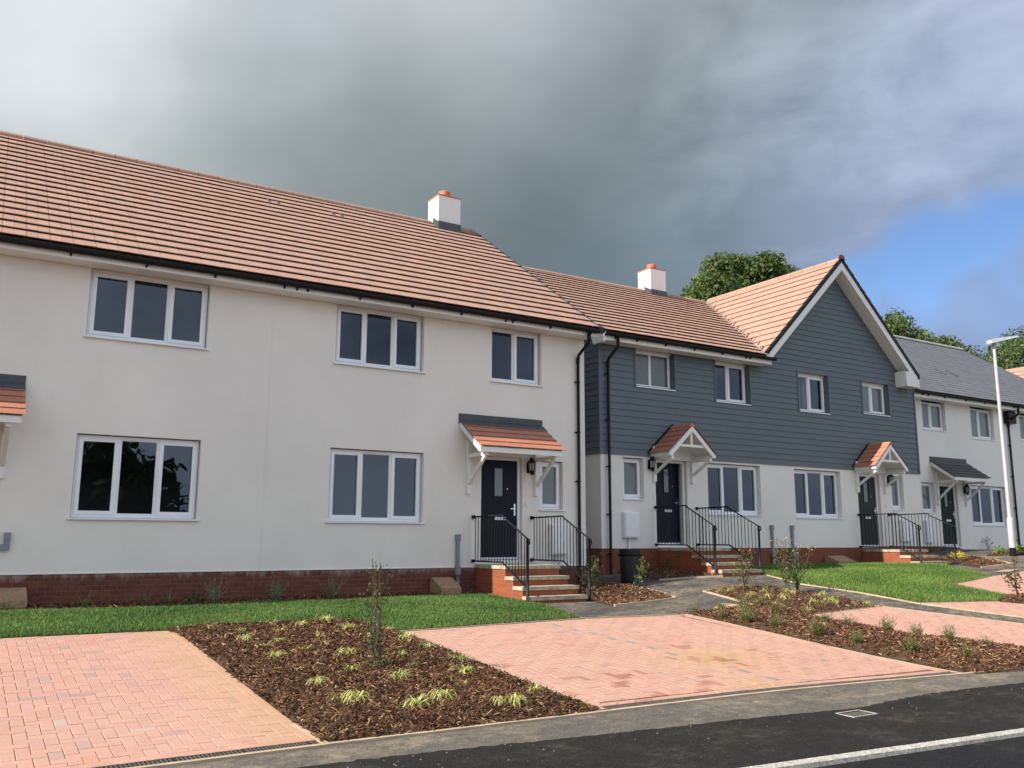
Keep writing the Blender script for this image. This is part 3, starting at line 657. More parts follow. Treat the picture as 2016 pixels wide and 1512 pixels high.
def mono_canopy(name_parent, x0, x1, Y, ztop, zeave, proj, pal, legz0, legs, leadcol='lead'):
    c = MB(); run = math.hypot(proj, ztop-zeave); u = Vector((0,proj,ztop-zeave))/run; n = Vector((0,-(ztop-zeave),proj))/run
    c.hexa([(x0+.03,Y-proj+.03,zeave-.05),(x1-.03,Y-proj+.03,zeave-.05),(x1-.03,Y-.004,ztop-.05),(x0+.03,Y-.004,ztop-.05),(x0+.03,Y-proj+.03,zeave-.01),(x1-.03,Y-proj+.03,zeave-.01),(x1-.03,Y-.004,ztop-.01),(x0+.03,Y-.004,ztop-.01)])
    body = c.build('canopy', M['trim'], name_parent)
    t = MB(); tiles(t, (x0,Y-proj-.03,zeave-.01), (1,0,0), u, n, lambda s: .0, lambda s: x1-x0, run-.03, 5, pal, .33, .028, .06); t.build('canopy_tiles', M['canopy_tile'], body)
    fb = MB(); fb.box(x0+.03, x1-.05, Y-proj+.0, Y-proj+.028, zeave-.115, zeave-.018)
    for xx in (x0+.02, x1-.06):
        fb.hexa([(xx,Y-proj+.029,zeave-.11),(xx+.03,Y-proj+.029,zeave-.11),(xx+.03,Y-.004,ztop-.13),(xx,Y-.004,ztop-.13),(xx,Y-proj+.029,zeave-.005),(xx+.03,Y-proj+.029,zeave-.005),(xx+.03,Y-.004,ztop-.005),(xx,Y-.004,ztop-.005)])
    fb.build('canopy_fascia', M['trim'], body)
    fl = MB(); fl.box(x0, x1, Y-.02, Y-.003, ztop-.05, ztop+.15); fl.hexa([(x0,Y-.20,ztop-.125+.025),(x1,Y-.20,ztop-.125+.025),(x1,Y-.021,ztop+.005),(x0,Y-.021,ztop+.005),(x0,Y-.20,ztop-.115+.03),(x1,Y-.20,ztop-.115+.03),(x1,Y-.021,ztop+.03),(x0,Y-.021,ztop+.03)])
    fl.build('canopy_flashing', M[leadcol], body)
    for lx in legs: gallows(body, lx, Y, legz0, zeave-.13, proj-.06)
def gable_canopy(parent, xc, hw, Y, zap, zev, proj, pal, legs, legz0):
    run = math.hypot(hw, zap-zev); body = MB()
    for s in (-1, 1):
        e = (xc+s*hw, zev); a = (xc, zap)
        nx, nz = s*(zap-zev)/run, hw/run
        p = [(xc+s*(hw-.05),zev+.02),(xc,zap-.04),(xc,zap-.09),(xc+s*(hw-.05),zev-.03)]
        body.extrude([(q[0],Y-proj+.04,q[1]) for q in (p if s > 0 else p[::-1])], (0,proj-.045,0))
    bo = body.build('canopy', M['trim'], parent)
    t = MB()
    for s in (-1, 1):
        u = Vector((-s*hw,0,zap-zev))/run; n = Vector((s*(zap-zev),0,hw))/run
        tiles(t, (xc+s*hw,Y-proj,zev), (0,1,0), u, n, lambda q: 0., lambda q: proj-.005, run, 5, pal, .24, .026, .06)
    T = [(xc-.09,Y-proj-.005,zap-.05),(xc-.05,Y-proj-.005,zap+.015),(xc,Y-proj-.005,zap+.045),(xc+.05,Y-proj-.005,zap+.015),(xc+.09,Y-proj-.005,zap-.05)]
    t.extrude(T, (0,proj,0), (pal[0]*1.05,pal[1]*1.05,pal[2]*1.05)); t.build('canopy_tiles', M['canopy_tile'], bo)
    bp = MB(); bp.extrude([(xc-hw+.05,Y-.06,zev-.02),(xc-hw+.05,Y-.06,zev-.13),(xc+hw-.05,Y-.06,zev-.13),(xc+hw-.05,Y-.06,zev-.02),(xc,Y-.06,zap-.10)][::-1], (0,.02,0)); bp.build('canopy_back_panel', M['trim'], bo)
    fb = MB(); yf = Y-proj+.005
    for s in (-1, 1):
        fb.extrude([(xc+s*(hw-.02),yf,zev-.03),(xc,yf,zap-.03),(xc,yf,zap-.16),(xc+s*(hw-.13),yf,zev-.06)][::s], (0,.03,0))
        fb.box(min(xc+s*(hw-.13),xc+s*(hw-.02)), max(xc+s*(hw-.13),xc+s*(hw-.02)), yf+.001, yf+.029, zev-.09, zev-.025)
    fb.box(xc-hw*.55, xc+hw*.55, yf+.033, yf+.075, zev+.14, zev+.20); fb.box(xc-.028, xc+.028, yf+.034, yf+.073, zev+.20, zap-.10)
    fb.build('canopy_gable_frame', M['trim'], bo)
    for s in (-1, 1):
        ce = MB(); ce.box(min(xc+s*(hw-.10),xc+s*(hw-.04)), max(xc+s*(hw-.10),xc+s*(hw-.04)), Y-proj+.04, Y-.004, zev-.08, zev-.012); ce.build('canopy_side_rail', M['trim'], bo)
    fl = MB()
    for s in (-1, 1): fl.extrude([(xc+s*(hw+.04),Y-.035,zev-.01),(xc+s*(hw+.04),Y-.035,zev+.06),(xc,Y-.035,zap+.10),(xc,Y-.035,zap+.04)][::s], (0,.03,0))
    fl.build('canopy_flashing', M['black'], bo)
    for lx in legs: gallows(bo, lx, Y, legz0, zev-.12, proj-.05)
def meter(parent, x0, x1, Y, z0, z1, pipe=None):
    m = MB(); m.box(x0, x1, Y-.10, Y-.002, z0, z1); mo = m.build('meter_box', M['pvc'], parent)
    d = MB(); d.box(x0+.025, x1-.02, Y-.122, Y-.101, z0+.025, z1-.02); d.tube([(x1-.06,Y-.125,(z0+z1)/2),(x1-.06,Y-.121,(z0+z1)/2)], .012, 8); d.build('meter_door', M['pvc'], mo)
    if pipe: p = MB(); p.tube([((x0+x1)/2-.06,Y-.05,z0+.01),((x0+x1)/2-.06,Y-.05,pipe)], .022, 10); p.build('meter_pipe', M['pvc'], mo)
def duct(parent, x, Y, zt, zb, side=None):
    m = MB(); m.box(x-.045, x+.045, Y-.075, Y-.002, zt-.12, zt)
    if side: m.box(x-.04, x+.04, Y-.065, Y-.002, zb, zt-.12); m.box(x-side, x-.04, Y-.064, Y-.003, zb, zb+.085)
    else: m.box(x-.033, x+.033, Y-.06, Y-.002, zb+.35, zt-.12); m.box(x-.048, x+.048, Y-.08, Y-.003, zb+.25, zb+.42); m.tube([(x,Y-.045,zb+.26),(x,Y-.045,zb)], .045, 10)
    m.build('cable_duct', M['duct'], parent)
def bell(parent, x, Y, z):
    m = MB(); m.box(x-.022, x+.022, Y-.025, Y-.002, z-.04, z+.04); m.build('doorbell', M['pvc'], parent)
def roof_vent(parent, o, w=.28):
    m = MB(); m.hexa(o); m.build('roof_vent', M['lead'], parent)

# ------------------------------------------------------------------ house 1: cream rendered terrace
HY = 15.43
h1 = empty('rendered_house', (2, HY, -1.05), 'long cream rendered house with pink tiled roof and brick plinth, nearest on the left', 'house')
ops = [(1.48,3.37,3.19,4.40),(5.68,7.50,3.20,4.40),(9.04,10.28,3.18,4.40),(1.48,3.38,.285,1.615),(5.66,7.55,.285,1.62),(10.24,10.82,.585,1.60),(8.80,9.80,-.47,1.635),
       (-.75,.25,-.47,1.635),(-6.5,-4.7,.285,1.615),(-6.5,-4.7,3.19,4.40),(-2.2,-1.0,3.18,4.40)]
w = MB(); wall_panel(w, -8, 4.481, -.555, 4.42, HY, [o for o in ops if o[0] < 4.4], .30); wall_panel(w, 4.489, 11.41, -.555, 4.42, HY, [o for o in ops if o[0] > 4.4], .30)
w.box(4.478, 4.492, HY+.003, HY+.02, -.55, 4.42)
gab = lambda x: [(x,HY,-.555),(x,HY,4.55),(x,20.58,8.25),(x,25.73,4.55),(x,25.73,-.555)]
w.poly(gab(11.41)); w.poly(gab(-8)[::-1]); w.poly([(-8,25.73,-1.1),(11.41,25.73,-1.1),(11.41,25.73,4.55),(-8,25.73,4.55)])
w.hexa([(-8,HY-.012,-.565),(11.415,HY-.012,-.565),(11.415,HY-.001,-.555),(-8,HY-.001,-.555),(-8,HY-.012,-.55),(11.415,HY-.012,-.55),(11.415,HY-.001,-.54),(-8,HY-.001,-.54)])
for o in ops:
    if o[3] > 4: w.box(o[0]+.001, o[1]-.001, HY+.075, HY+.13, 4.315, 4.399)
w.build('wall', M['cream'], h1)
p = MB(); p.box(-8, 11.40, HY+.004, HY+.2, -1.4, -.556); p.box(11.2, 11.401, HY+.2, 25.7, -1.4, -.556); p.build('plinth', M['brick'], h1)
room_shell(h1, -8, 11.41, HY, 25.7, -.47, 4.45, 2.2, (-3.5, .9, 4.48, 8.4))
win3 = [(.345,1),(.33,0),(.345,1)]; WY = HY+.10
window(h1, 1.495, 3.355, 3.20, 4.315, WY, win3); window(h1, 5.70, 7.48, 3.21, 4.315, WY, win3); window(h1, 9.06, 10.26, 3.195, 4.315, WY, [(.48,0),(.52,1)])
window(h1, 1.495, 3.365, .30, 1.60, WY, win3); window(h1, 5.675, 7.535, .30, 1.605, WY, win3); window(h1, 10.255, 10.805, .60, 1.585, WY, [(1,1)], 'frosted')
window(h1, -6.49, -4.71, .30, 1.60, WY, win3); window(h1, -6.49, -4.71, 3.20, 4.315, WY, win3); window(h1, -2.19, -1.01, 3.195, 4.315, WY, [(.48,0),(.52,1)])
door(h1, 8.81, 9.79, -.468, 1.63, HY+.07, 'navy'); door(h1, -.74, .24, -.468, 1.63, HY+.07, 'navy')
rf = MB(); S = math.hypot(20.58-14.98, 8.36-4.50); u = Vector((0,20.58-14.98,8.36-4.50))/S; n = Vector((0,-u.z,u.y))
tiles(rf, (0,14.98,4.50), (1,0,0), u, n, lambda s: -8.1, lambda s: 11.50, S, 19)
rf.poly([(-8.1,14.99,4.49),(11.49,14.99,4.49),(11.49,20.58,8.345),(-8.1,20.58,8.345)], (.12,.07,.05)); rf.poly([(-8.1,20.58,8.36),(11.49,20.58,8.36),(11.49,26.2,4.5),(-8.1,26.2,4.5)], TILE)
ro = rf.build('roof', M['tile'], h1)
ridge_tiles(ro, -8.1, 10.12, 20.58, 8.375); ridge_tiles(ro, 10.86, 11.48, 20.58, 8.375)
for vx in (5.42, 6.98):
    s_ = S-1.35; P = lambda x, s, h: Vector((x,14.98,4.50))+u*s+n*h
    for q in (0, .21): roof_vent(ro, [P(vx+q,s_,.03),P(vx+q+.05,s_,.03),P(vx+q+.05,s_+.30,.03),P(vx+q,s_+.30,.03),P(vx+q,s_,.055),P(vx+q+.05,s_,.055),P(vx+q+.05,s_+.30,.045),P(vx+q,s_+.30,.045)])
vg = MB(); P = lambda x, s, h: Vector((x,14.98,4.50))+u*s+n*h
for i in range(19):
    g = S/19; vg.hexa([P(11.50,i*g-.01,-.06),P(11.54,i*g-.01,-.06),P(11.54,(i+1)*g+.006,-.06),P(11.50,(i+1)*g+.006,-.06),P(11.475,i*g-.01,.052),P(11.54,i*g-.01,.052),P(11.54,(i+1)*g+.006,.03),P(11.475,(i+1)*g+.006,.03)])
vg.build('verge_trim', M['lead'], ro)
bb = MB(); bb.hexa([P(11.45,0,-.20),P(11.49,0,-.20),P(11.49,S,-.20),P(11.45,S,-.20),P(11.45,0,-.02),P(11.49,0,-.02),P(11.49,S,-.02),P(11.45,S,-.02)]); bb.build('bargeboard', M['trim'], ro)
fs = MB(); fs.box(-8.05, 11.44, 15.05, 15.075, 4.325, 4.50); fs.box(-8.05, 11.44, 15.076, 15.42, 4.325, 4.337); fs.box(11.38, 11.445, 15.076, 15.42, 4.338, 4.58); fs.build('fascia', M['trim'], h1)
gutter(h1, -8.05, 11.50, 14.985, 4.455, [-.8,.05,1.13,2.25,3.35,4.55,4.78,4.98,5.98,7.05,8.12,9.15,9.32,10.25,11.3])
downpipe(h1, 11.22, HY, 14.985, 4.44, -1.0, (3.35,2.25,1.2,.18,-.75))
chimney(h1, 10.17, 10.83, 20.2, 20.82, 9.07, 8.38, .69)
mono_canopy(h1, 8.30, 10.29, HY, 2.30, 1.74, .83, (.43,.18,.118), .86, (8.52, 10.12)); mono_canopy(h1, -1.30, .70, HY, 2.30, 1.74, .83, (.43,.18,.118), .86, (-1.08, .50))
lantern(h1, 9.96, HY, 1.27, 1.65); bell(h1, 9.91, HY, .69)
meter(h1, 10.45, 10.87, HY, -.33, .29, -.62); duct(h1, 8.30, HY, .07, -.95); duct(h1, .66, HY, .06, -.20, .5)

# ------------------------------------------------------------------ house 2: blue boarded pair with a front gable
Y2 = 16.4
h2 = empty('boarded_house', (18.6, Y2, -.7), 'two storey house clad in slate blue boards above white render, with a front gable', 'house')
X20, X21 = 12.57, 24.66; ZB = 1.95
opu = [(13.66,14.90,3.64,4.77),(16.31,17.55,3.49,4.77),(19.46,20.70,3.49,4.66),(22.20,23.42,3.63,4.62)]
opg = [(13.23,13.86,.915,1.90),(15.93,17.82,.60,1.895),(19.13,21.02,.57,1.88),(23.30,23.86,.865,1.85),(14.22,15.24,-.19,1.90),(21.75,22.75,-.25,1.86)]
w = MB(); wall_panel(w, X20, X21, -.225, ZB, Y2, opg, .30)
w.poly([(X20,Y2,-.225),(X20,Y2,ZB),(X20,26.6,ZB),(X20,26.6,-.225)]); w.poly([(X21,Y2,-.225),(X21,26.6,-.225),(X21,26.6,ZB),(X21,Y2,ZB)])
w.poly([(X20,26.6,-1),(X21,26.6,-1),(X21,26.6,4.8),(X20,26.6,4.8)])
w.box(X20-.004, X20+.05, Y2-.006, Y2-.001, -.22, ZB-.02)
w.build('wall', M['white_render'], h2)
p = MB(); p.box(X20+.01, X21, Y2+.006, Y2+.2, -1.3, -.226); p.box(X20+.012, X20+.2, Y2+.2, 26, -1.3, -.226); p.build('plinth', M['brick_clean'], h2)
room_shell(h2, X20, X21, Y2, 26.6, -.2, 4.85, 2.4, (15.6, 18.5, 21.5))
# boarding: tapered boards, course by course, cut around the openings and along the gable slopes
GX, GZ, GK = 21.14, 8.02, .957
cb = MB(); ex = .155; i = 0
EAVEZ = 4.70
while ZB+i*ex < GZ:
    z0 = ZB+i*ex; z1 = z0+ex; zm = (z0+z1)/2; yb, yt = Y2-.030, Y2-.012
    segs = [(X20-.02, X21+.02)] if z1 <= EAVEZ+.3 else [(GX-(GZ-.12-z0)/GK-.0, GX+(GZ-.12-z0)/GK)]
    if z1 > EAVEZ+.3:
        segs = [(max(segs[0][0], X20), min(segs[0][1], X21+.02))]
    for o in opu:
        if o[2] < zm < o[3]:
            ns = []
            for a, b in segs:
                if o[1] <= a or o[0] >= b: ns.append((a,b)); continue
                if a < o[0]: ns.append((a,o[0]))
                if b > o[1]: ns.append((o[1],b))
            segs = ns
    for a, b in segs:
        if b-a < .02: continue
        a1, b1 = a, b
        if z1 > EAVEZ+.3: a1 = max(a, GX-(GZ-.12-z1)/GK); b1 = min(b, GX+(GZ-.12-z1)/GK)
        if b1 <= a1: a1 = b1 = (a+b)/2
        cb.poly([(a,yb,z0),(b,yb,z0),(b1,yt,z1+.012),(a1,yt,z1+.012)]); cb.poly([(a,yb,z0),(a,yb+.03,z0),(b,yb+.03,z0),(b,yb,z0)])
    if z1 <= EAVEZ+.35:     # the left return
        cb.poly([(X20-.03,Y2-.02,z0),(X20-.012,Y2-.02,z1+.012),(X20-.012,26,z1+.012),(X20-.03,26,z0)]); cb.poly([(X20-.03,Y2-.02,z0),(X20-.03,26,z0),(X20,26,z0),(X20,Y2-.02,z0)])
    i += 1
for o in opu: # board lined reveals
    a,b,c,d = o
    cb.poly([(a,Y2-.02,c),(a,Y2-.02,d),(a,Y2+.3,d),(a,Y2+.3,c)]); cb.poly([(b,Y2-.02,d),(b,Y2-.02,c),(b,Y2+.3,c),(b,Y2+.3,d)])
    cb.poly([(a,Y2-.02,c),(a,Y2+.3,c),(b,Y2+.3,c),(b,Y2-.02,c)])
bk = [(X20+.001,X21-.001)]
wb = MB(); wall_panel(wb, X20, X21, ZB, 5.0, Y2+.012, opu, 0); wb.poly([(GX-3.2,Y2+.012,5.0),(GX+3.2,Y2+.012,5.0),(GX,Y2+.012,GZ-.05)])
wb.poly([(X20,Y2+.012,ZB),(X20,26.6,ZB),(X20,26.6,4.8),(X20,Y2+.012,4.8)]); wb.poly([(X21,Y2+.012,ZB),(X21,26.6,ZB),(X21,26.6,4.8),(X21,Y2+.012,4.8)])
co = cb.build('cladding', M['clad'], h2); wb.build('sheathing', M['clad'], co)
ct = MB(); ct.extrude([(X20-.045,Y2-.042,ZB),(X20+.018,Y2-.042,ZB),(X20+.018,Y2-.031,ZB),(X20-.034,Y2-.031,ZB),(X20-.034,Y2+.03,ZB),(X20-.045,Y2+.03,ZB)], (0,0,4.75-ZB)); ct.build('corner_trim', M['clad'], co)
ct = MB(); ct.box(X21-.02, X21+.035, Y2-.042, Y2+.05, ZB, 4.75); ct.build('corner_trim', M['clad'], co)
for o in opu:
    for xx in (o[0]-.045, o[1]): ct = MB(); ct.box(xx, xx+.045, Y2-.042, Y2-.0125, o[2]-.02, min(o[3], 4.62)); ct.build('window_trim', M['clad'], co)
for o in opu: hd = MB(); hd.box(o[0]+.001, o[1]-.001, Y2+.09, Y2+.15, 4.545, o[3]+.05); hd.build('window_head', M['trim'], h2)
W2 = Y2+.12
two = [(.44,0),(.56,1)]
window(h2, 13.68, 14.88, 3.655, 4.55, W2, [(.46,0),(.54,0)], 'frosted', (.03,.07)); window(h2, 16.33, 17.53, 3.505, 4.55, W2, two, 'glass', (.03,.07))
window(h2, 19.48, 20.68, 3.505, 4.55, W2, two, 'glass', (.03,.07)); window(h2, 22.22, 23.40, 3.645, 4.55, W2, two, 'frosted', (.03,.07))
window(h2, 13.245, 13.845, .93, 1.885, W2, [(1,1)], 'frosted', (.02,.05)); window(h2, 15.945, 17.805, .615, 1.88, W2, win3, 'glass', (.02,.05)); window(h2, 19.145, 21.005, .585, 1.865, W2, win3, 'glass', (.02,.05)); window(h2, 23.315, 23.845, .88, 1.835, W2, [(1,1)], 'frosted', (.02,.05))
cu = MB()
for xa, xb in ((19.5,19.98),(20.02,20.42)):
    k = 14
    for j in range(k):
        xx = xa+(xb-xa)*j/k; xn = xa+(xb-xa)*(j+1)/k; ya = Y2+.36+.018*(j%2); yn = Y2+.36+.018*((j+1)%2); cu.poly([(xx,ya,3.5),(xn,yn,3.5),(xn,yn,4.55),(xx,ya,4.55)])
cu.build('curtain', M['curtain'], h2)
door(h2, 14.235, 15.225, -.188, 1.895, Y2+.08, 'navy', 'frosted', math.radians(9)); door(h2, 21.765, 22.735, -.248, 1.855, Y2+.08, 'charcoal')
E0 = Vector((0,15.95,4.775)); S2 = math.hypot(21.53-15.95, 7.95-4.775); u2 = Vector((0,21.53-15.95,7.95-4.775))/S2; n2 = Vector((0,-u2.z,u2.y)); K2 = (7.95-4.775)/(21.53-15.95)
vz = lambda s: 4.775+u2.z*s
valL = lambda s: GX-(GZ-vz(s))/GK; valR = lambda s: GX+(GZ-vz(s))/GK
rf = MB(); tiles(rf, E0, (1,0,0), u2, n2, lambda s: 12.40, lambda s: valL(s)-.02, S2, 18, TILE, .165, .052)
tiles(rf, E0, (1,0,0), u2, n2, lambda s: min(valR(s), 24.7), lambda s: 24.75, S2, 18, TILE, .165, .052)
rf.poly([(12.40,15.97,4.765),(GX-(GZ-4.765)/GK,15.97,4.765),(GX,21.53,7.935),(12.40,21.53,7.935)], (.12,.07,.05))
rf.poly([(12.4,21.53,7.95),(24.75,21.53,7.95),(24.75,27.1,4.78),(12.4,27.1,4.78)], TILE)
# wing slopes (courses run front to back)
S3 = math.hypot(1, GK)*(3.27); uL = Vector((1,0,GK)).normalized(); nL = Vector((-GK,0,1)).normalized(); uR = Vector((-1,0,GK)).normalized(); nR = Vector((GK,0,1)).normalized()
zl = lambda s: GZ-3.27*GK+s*uL.z; yv = lambda s: max(16.02, 15.95+(zl(s)-4.775)/K2)
tiles(rf, (GX-3.27,0,GZ-3.27*GK), (0,1,0), uL, nL, lambda s: 16.03, lambda s: yv(s)-.0, S3, 14, TILE, .165, .04)
tiles(rf, (GX+3.27,0,GZ-3.27*GK), (0,1,0), uR, nR, lambda s: 16.07, lambda s: yv(s)+.1 if s > .3 else 16.07, S3, 14, TILE, .165, .04)
ge = MB(); ge.box(GX+3.22, GX+3.33, 16.0, 16.35, GZ-3.27*GK-.10, GZ-3.27*GK+.02); ge.build('side_gutter', M['black'], h2)
for s in (-1, 1): rf.poly([(GX+s*3.27,16.04,GZ-3.27*GK-.012),(GX,16.04,GZ-.012),(GX,21.5,GZ-.012)], (.12,.07,.05))
ro = rf.build('roof', M['tile'], h2)
ridge_tiles(ro, 12.40, 18.30, 21.53, 7.955); ridge_tiles(ro, 19.04, GX-.1, 21.53, 7.955); ridge_tiles(ro, 16.0, 21.4, GX, GZ-.01, 'y')
rc = MB(); T = np.linspace(-.3, math.pi+.3, 10); rc.extrude([(GX+.14*math.cos(t),15.975,GZ-.005+.14*math.sin(t)) for t in T], (0,.03,0)); rc.build('ridge_end_cap', plain('dark_terracotta', (.20,.07,.045), .7), ro)
vl = MB()
for s0 in np.arange(0, S2-.2, .3):
    a = Vector((valL(s0),0,0))+Vector((0,E0.y+u2.y*s0,E0.z+u2.z*s0)); b = Vector((valL(s0+.3),0,0))+Vector((0,E0.y+u2.y*(s0+.3),E0.z+u2.z*(s0+.3))); vl.bar(a+Vector((0,0,.02)), b+Vector((0,0,.02)), .055, .03)
vl.build('valley_lining', M['grey_metal'], ro)
for s, u_, n_ in ((-1,uL,nL),(1,uR,nR)):
    vg = MB(); o_ = Vector((GX+s*3.30,0,GZ-3.30*GK)); Q = lambda y, q, h: o_+Vector((0,y,0))+u_*q+n_*h
    SS = S3+.04
    for i in range(14):
        g = SS/14; vg.hexa([Q(15.975,i*g,-.05),Q(16.06,i*g,-.05),Q(16.06,(i+1)*g,-.05),Q(15.975,(i+1)*g,-.05),Q(15.975,i*g,.05),Q(16.06,i*g,.05),Q(16.06,(i+1)*g,.034),Q(15.975,(i+1)*g,.034)])
    vg.build('verge_trim', M['black'], ro)
vg = MB()
for i in range(20):
    g = S2/20; P2 = lambda x, s, h: E0+Vector((x,0,0))+u2*s+n2*h
    vg.hexa([P2(12.36,i*g-.01,-.10),P2(12.40,i*g-.01,-.10),P2(12.40,(i+1)*g+.006,-.10),P2(12.36,(i+1)*g+.006,-.10),P2(12.36,i*g-.01,.05),P2(12.425,i*g-.01,.05),P2(12.425,(i+1)*g+.006,.03),P2(12.36,(i+1)*g+.006,.03)])
vg.build('verge_trim', M['black'], ro)
bb = MB(); yb = 16.0
for s in (-1, 1):
    e0 = (GX+s*3.30, GZ-3.30*GK-.06); a0 = (GX, GZ-.07)
    bb.extrude([(e0[0],yb,e0[1]),(a0[0],yb,a0[1]),(a0[0],yb,a0[1]-.25),(e0[0]-s*.04,yb,e0[1]-.21)][::s], (0,.025,0))
    bb.extrude([(e0[0],yb+.026,e0[1]-.20),(a0[0],yb+.026,a0[1]-.245),(a0[0],yb+.026,a0[1]-.26),(e0[0],yb+.026,e0[1]-.215)][::s], (0,.37,0))
e0x = GX+3.30; ez = GZ-3.30*GK-.06
bb.box(e0x-.62, e0x-.012, yb+.001, Y2-.03, ez-.26, ez-.19); bb.extrude([(e0x-.62,yb+.0005,ez-.262),(e0x,yb+.0005,ez-.262),(e0x,yb+.0005,ez+.0),(e0x-.30,yb+.0005,ez+.18),(e0x-.62,yb+.0005,ez+.18)], (0,.024,0)); bb.box(e0x-.012, e0x, yb+.03, Y2-.03, ez-.26, ez-.02); bb.box(e0x-.64,e0x-.62, yb+.03, Y2-.03, ez-.26, ez+.2)
bb.build('bargeboard', M['trim'], ro)
sb = MB(); sb.box(12.43, 12.46, 15.98, 16.42, 4.55, 4.80); sb.extrude([(12.38,15.97,4.52),(12.38,16.38,4.52),(12.38,16.45,4.72),(12.38,16.30,4.90),(12.38,15.97,4.77)], (.045,0,0)); sb.build('eaves_box_end', M['trim'], ro)
fs = MB(); fs.box(12.43, 18.02, 16.005, 16.03, 4.57, 4.75); fs.box(12.43, 18.0, 16.031, Y2-.035, 4.57, 4.582); fs.box(17.99, 18.02, 16.031, Y2-.035, 4.583, 4.75); fs.build('fascia', M['trim'], h2)
gutter(h2, 12.42, 18.10, 15.94, 4.725, [12.75,13.4,14.3,15.25,16.2,17.05,17.2])
downpipe(h2, 12.78, Y2-.03, 15.94, 4.70, -.85, (3.85,2.75,1.65,.55,-.35))
chimney(h2, 18.35, 18.99, 21.15, 21.78, 8.64, 7.95, K2)
gable_canopy(h2, 14.78, .76, Y2, 2.70, 2.02, .74, (.42,.175,.115), (14.17, 15.40), 1.35); gable_canopy(h2, 22.35, .76, Y2, 2.70, 2.02, .74, (.42,.175,.115), (21.72, 22.97), 1.32)
lantern(h2, 14.04, Y2, 1.58, 1.96); lantern(h2, 23.14, Y2, 1.55, 1.93); bell(h2, 14.17, Y2, .98); bell(h2, 22.98, Y2, .98)
meter(h2, 13.17, 13.62, Y2, .02, .61, -.23); meter(h2, 23.55, 23.98, Y2, -.06, .57, -.23); duct(h2, 18.13, Y2, .36, -.70); duct(h2, 18.90, Y2, .36, -.70)

# ------------------------------------------------------------------ house 3: grey roofed row
Y3 = 17.4
h3 = empty('grey_roofed_house', (31, Y3, -.32), 'white rendered house with a dark grey slate roof, beyond the boarded house', 'house')
ops = [(26.60,27.88,3.57,4.62),(29.34,30.72,3.43,4.62),(32.40,33.7,3.55,4.62),(26.27,26.97,.86,1.83),(28.98,31.1,.48,1.82),(32.4,34.3,.48,1.82),(27.22,28.20,-.24,1.80)]
w = MB(); wall_panel(w, 25.4, 37.7, -.6, 4.64, Y3, ops, .30); w.poly([(25.4,Y3,-.6),(25.4,Y3,4.7),(25.4,22.55,8.3),(25.4,27.7,4.7),(25.4,27.7,-.6)]); w.poly([(37.7,Y3,-.6),(37.7,Y3,4.7),(37.7,22.55,8.3),(37.7,27.7,4.7),(37.7,27.7,-.6)]); w.poly([(25.4,27.7,-.6),(37.7,27.7,-.6),(37.7,27.7,4.7),(25.4,27.7,4.7)])
w.build('wall', M['white_render'], h3)
room_shell(h3, 25.4, 37.7, Y3, 27.7, -.25, 4.66, 2.4, (28.5, 31.9))
W3 = Y3+.12
window(h3, 26.62, 27.86, 3.585, 4.50, W3, two, 'frosted', (.02,.05)); window(h3, 29.36, 30.70, 3.445, 4.50, W3, two, 'frosted', (.02,.05)); window(h3, 32.42, 33.68, 3.565, 4.50, W3, two, 'frosted', (.02,.05))
window(h3, 26.285, 26.955, .875, 1.815, W3, [(1,1)], 'frosted', (.02,.05)); window(h3, 28.995, 31.085, .495, 1.805, W3, win3, 'glass', (.02,.05)); window(h3, 32.41, 34.29, .495, 1.805, W3, win3, 'glass', (.02,.05))
door(h3, 27.235, 28.185, -.238, 1.795, Y3+.08, 'green_door')
E3 = Vector((0,16.96,4.745)); S3b = math.hypot(22.55-16.96, 8.42-4.745); u3 = Vector((0,22.55-16.96,8.42-4.745))/S3b; n3 = Vector((0,-u3.z,u3.y))
SL = (.125,.13,.145)
rf = MB(); tiles(rf, E3, (1,0,0), u3, n3, lambda s: 25.2, lambda s: 37.85, S3b, 26, SL, .30, .014, .07); rf.poly([(25.2,16.98,4.735),(37.85,16.98,4.735),(37.85,22.55,8.405),(25.2,22.55,8.405)], (.05,.05,.055)); rf.poly([(25.2,22.55,8.42),(37.85,22.55,8.42),(37.85,28.1,4.75),(25.2,28.1,4.75)], SL)
M['slate'] = colmat('grey_slate', .65, .1, 10, .1); ro = rf.build('roof', M['slate'], h3)
ridge_tiles(ro, 25.2, 37.8, 22.55, 8.45, 'x', (.42,.41,.40), .45, .10)
for q in ((30.3, 2.2), (31.0, 2.2)):
    P3 = lambda x, s, h: E3+Vector((x,0,0))+u3*s+n3*h
    roof_vent(ro, [P3(q[0],q[1],.02),P3(q[0]+.06,q[1],.02),P3(q[0]+.06,q[1]+.5,.02),P3(q[0],q[1]+.5,.02),P3(q[0],q[1],.05),P3(q[0]+.06,q[1],.05),P3(q[0]+.06,q[1]+.5,.035),P3(q[0],q[1]+.5,.035)])
fs = MB(); fs.box(25.3, 37.75, 17.02, 17.045, 4.53, 4.72); fs.box(25.3, 37.75, 17.046, 17.395, 4.53, 4.542); fs.build('fascia', M['trim'], h3)
gutter(h3, 25.3, 37.8, 16.95, 4.69, [26.1,26.4,27.3,28.5,29.6,31.4,32.6])
downpipe(h3, 31.56, Y3, 16.95, 4.66, -.35, (3.3,2.2,1.1,.0))
hb = MB(); hb.extrude([(31.36,Y3-.20,4.08),(31.84,Y3-.20,4.08),(31.84,Y3-.20,4.44),(31.74,Y3-.20,4.54),(31.60,Y3-.20,4.58),(31.46,Y3-.20,4.54),(31.36,Y3-.20,4.44)], (0,.19,0)); hb.build('rainwater_hopper', M['black'], h3)
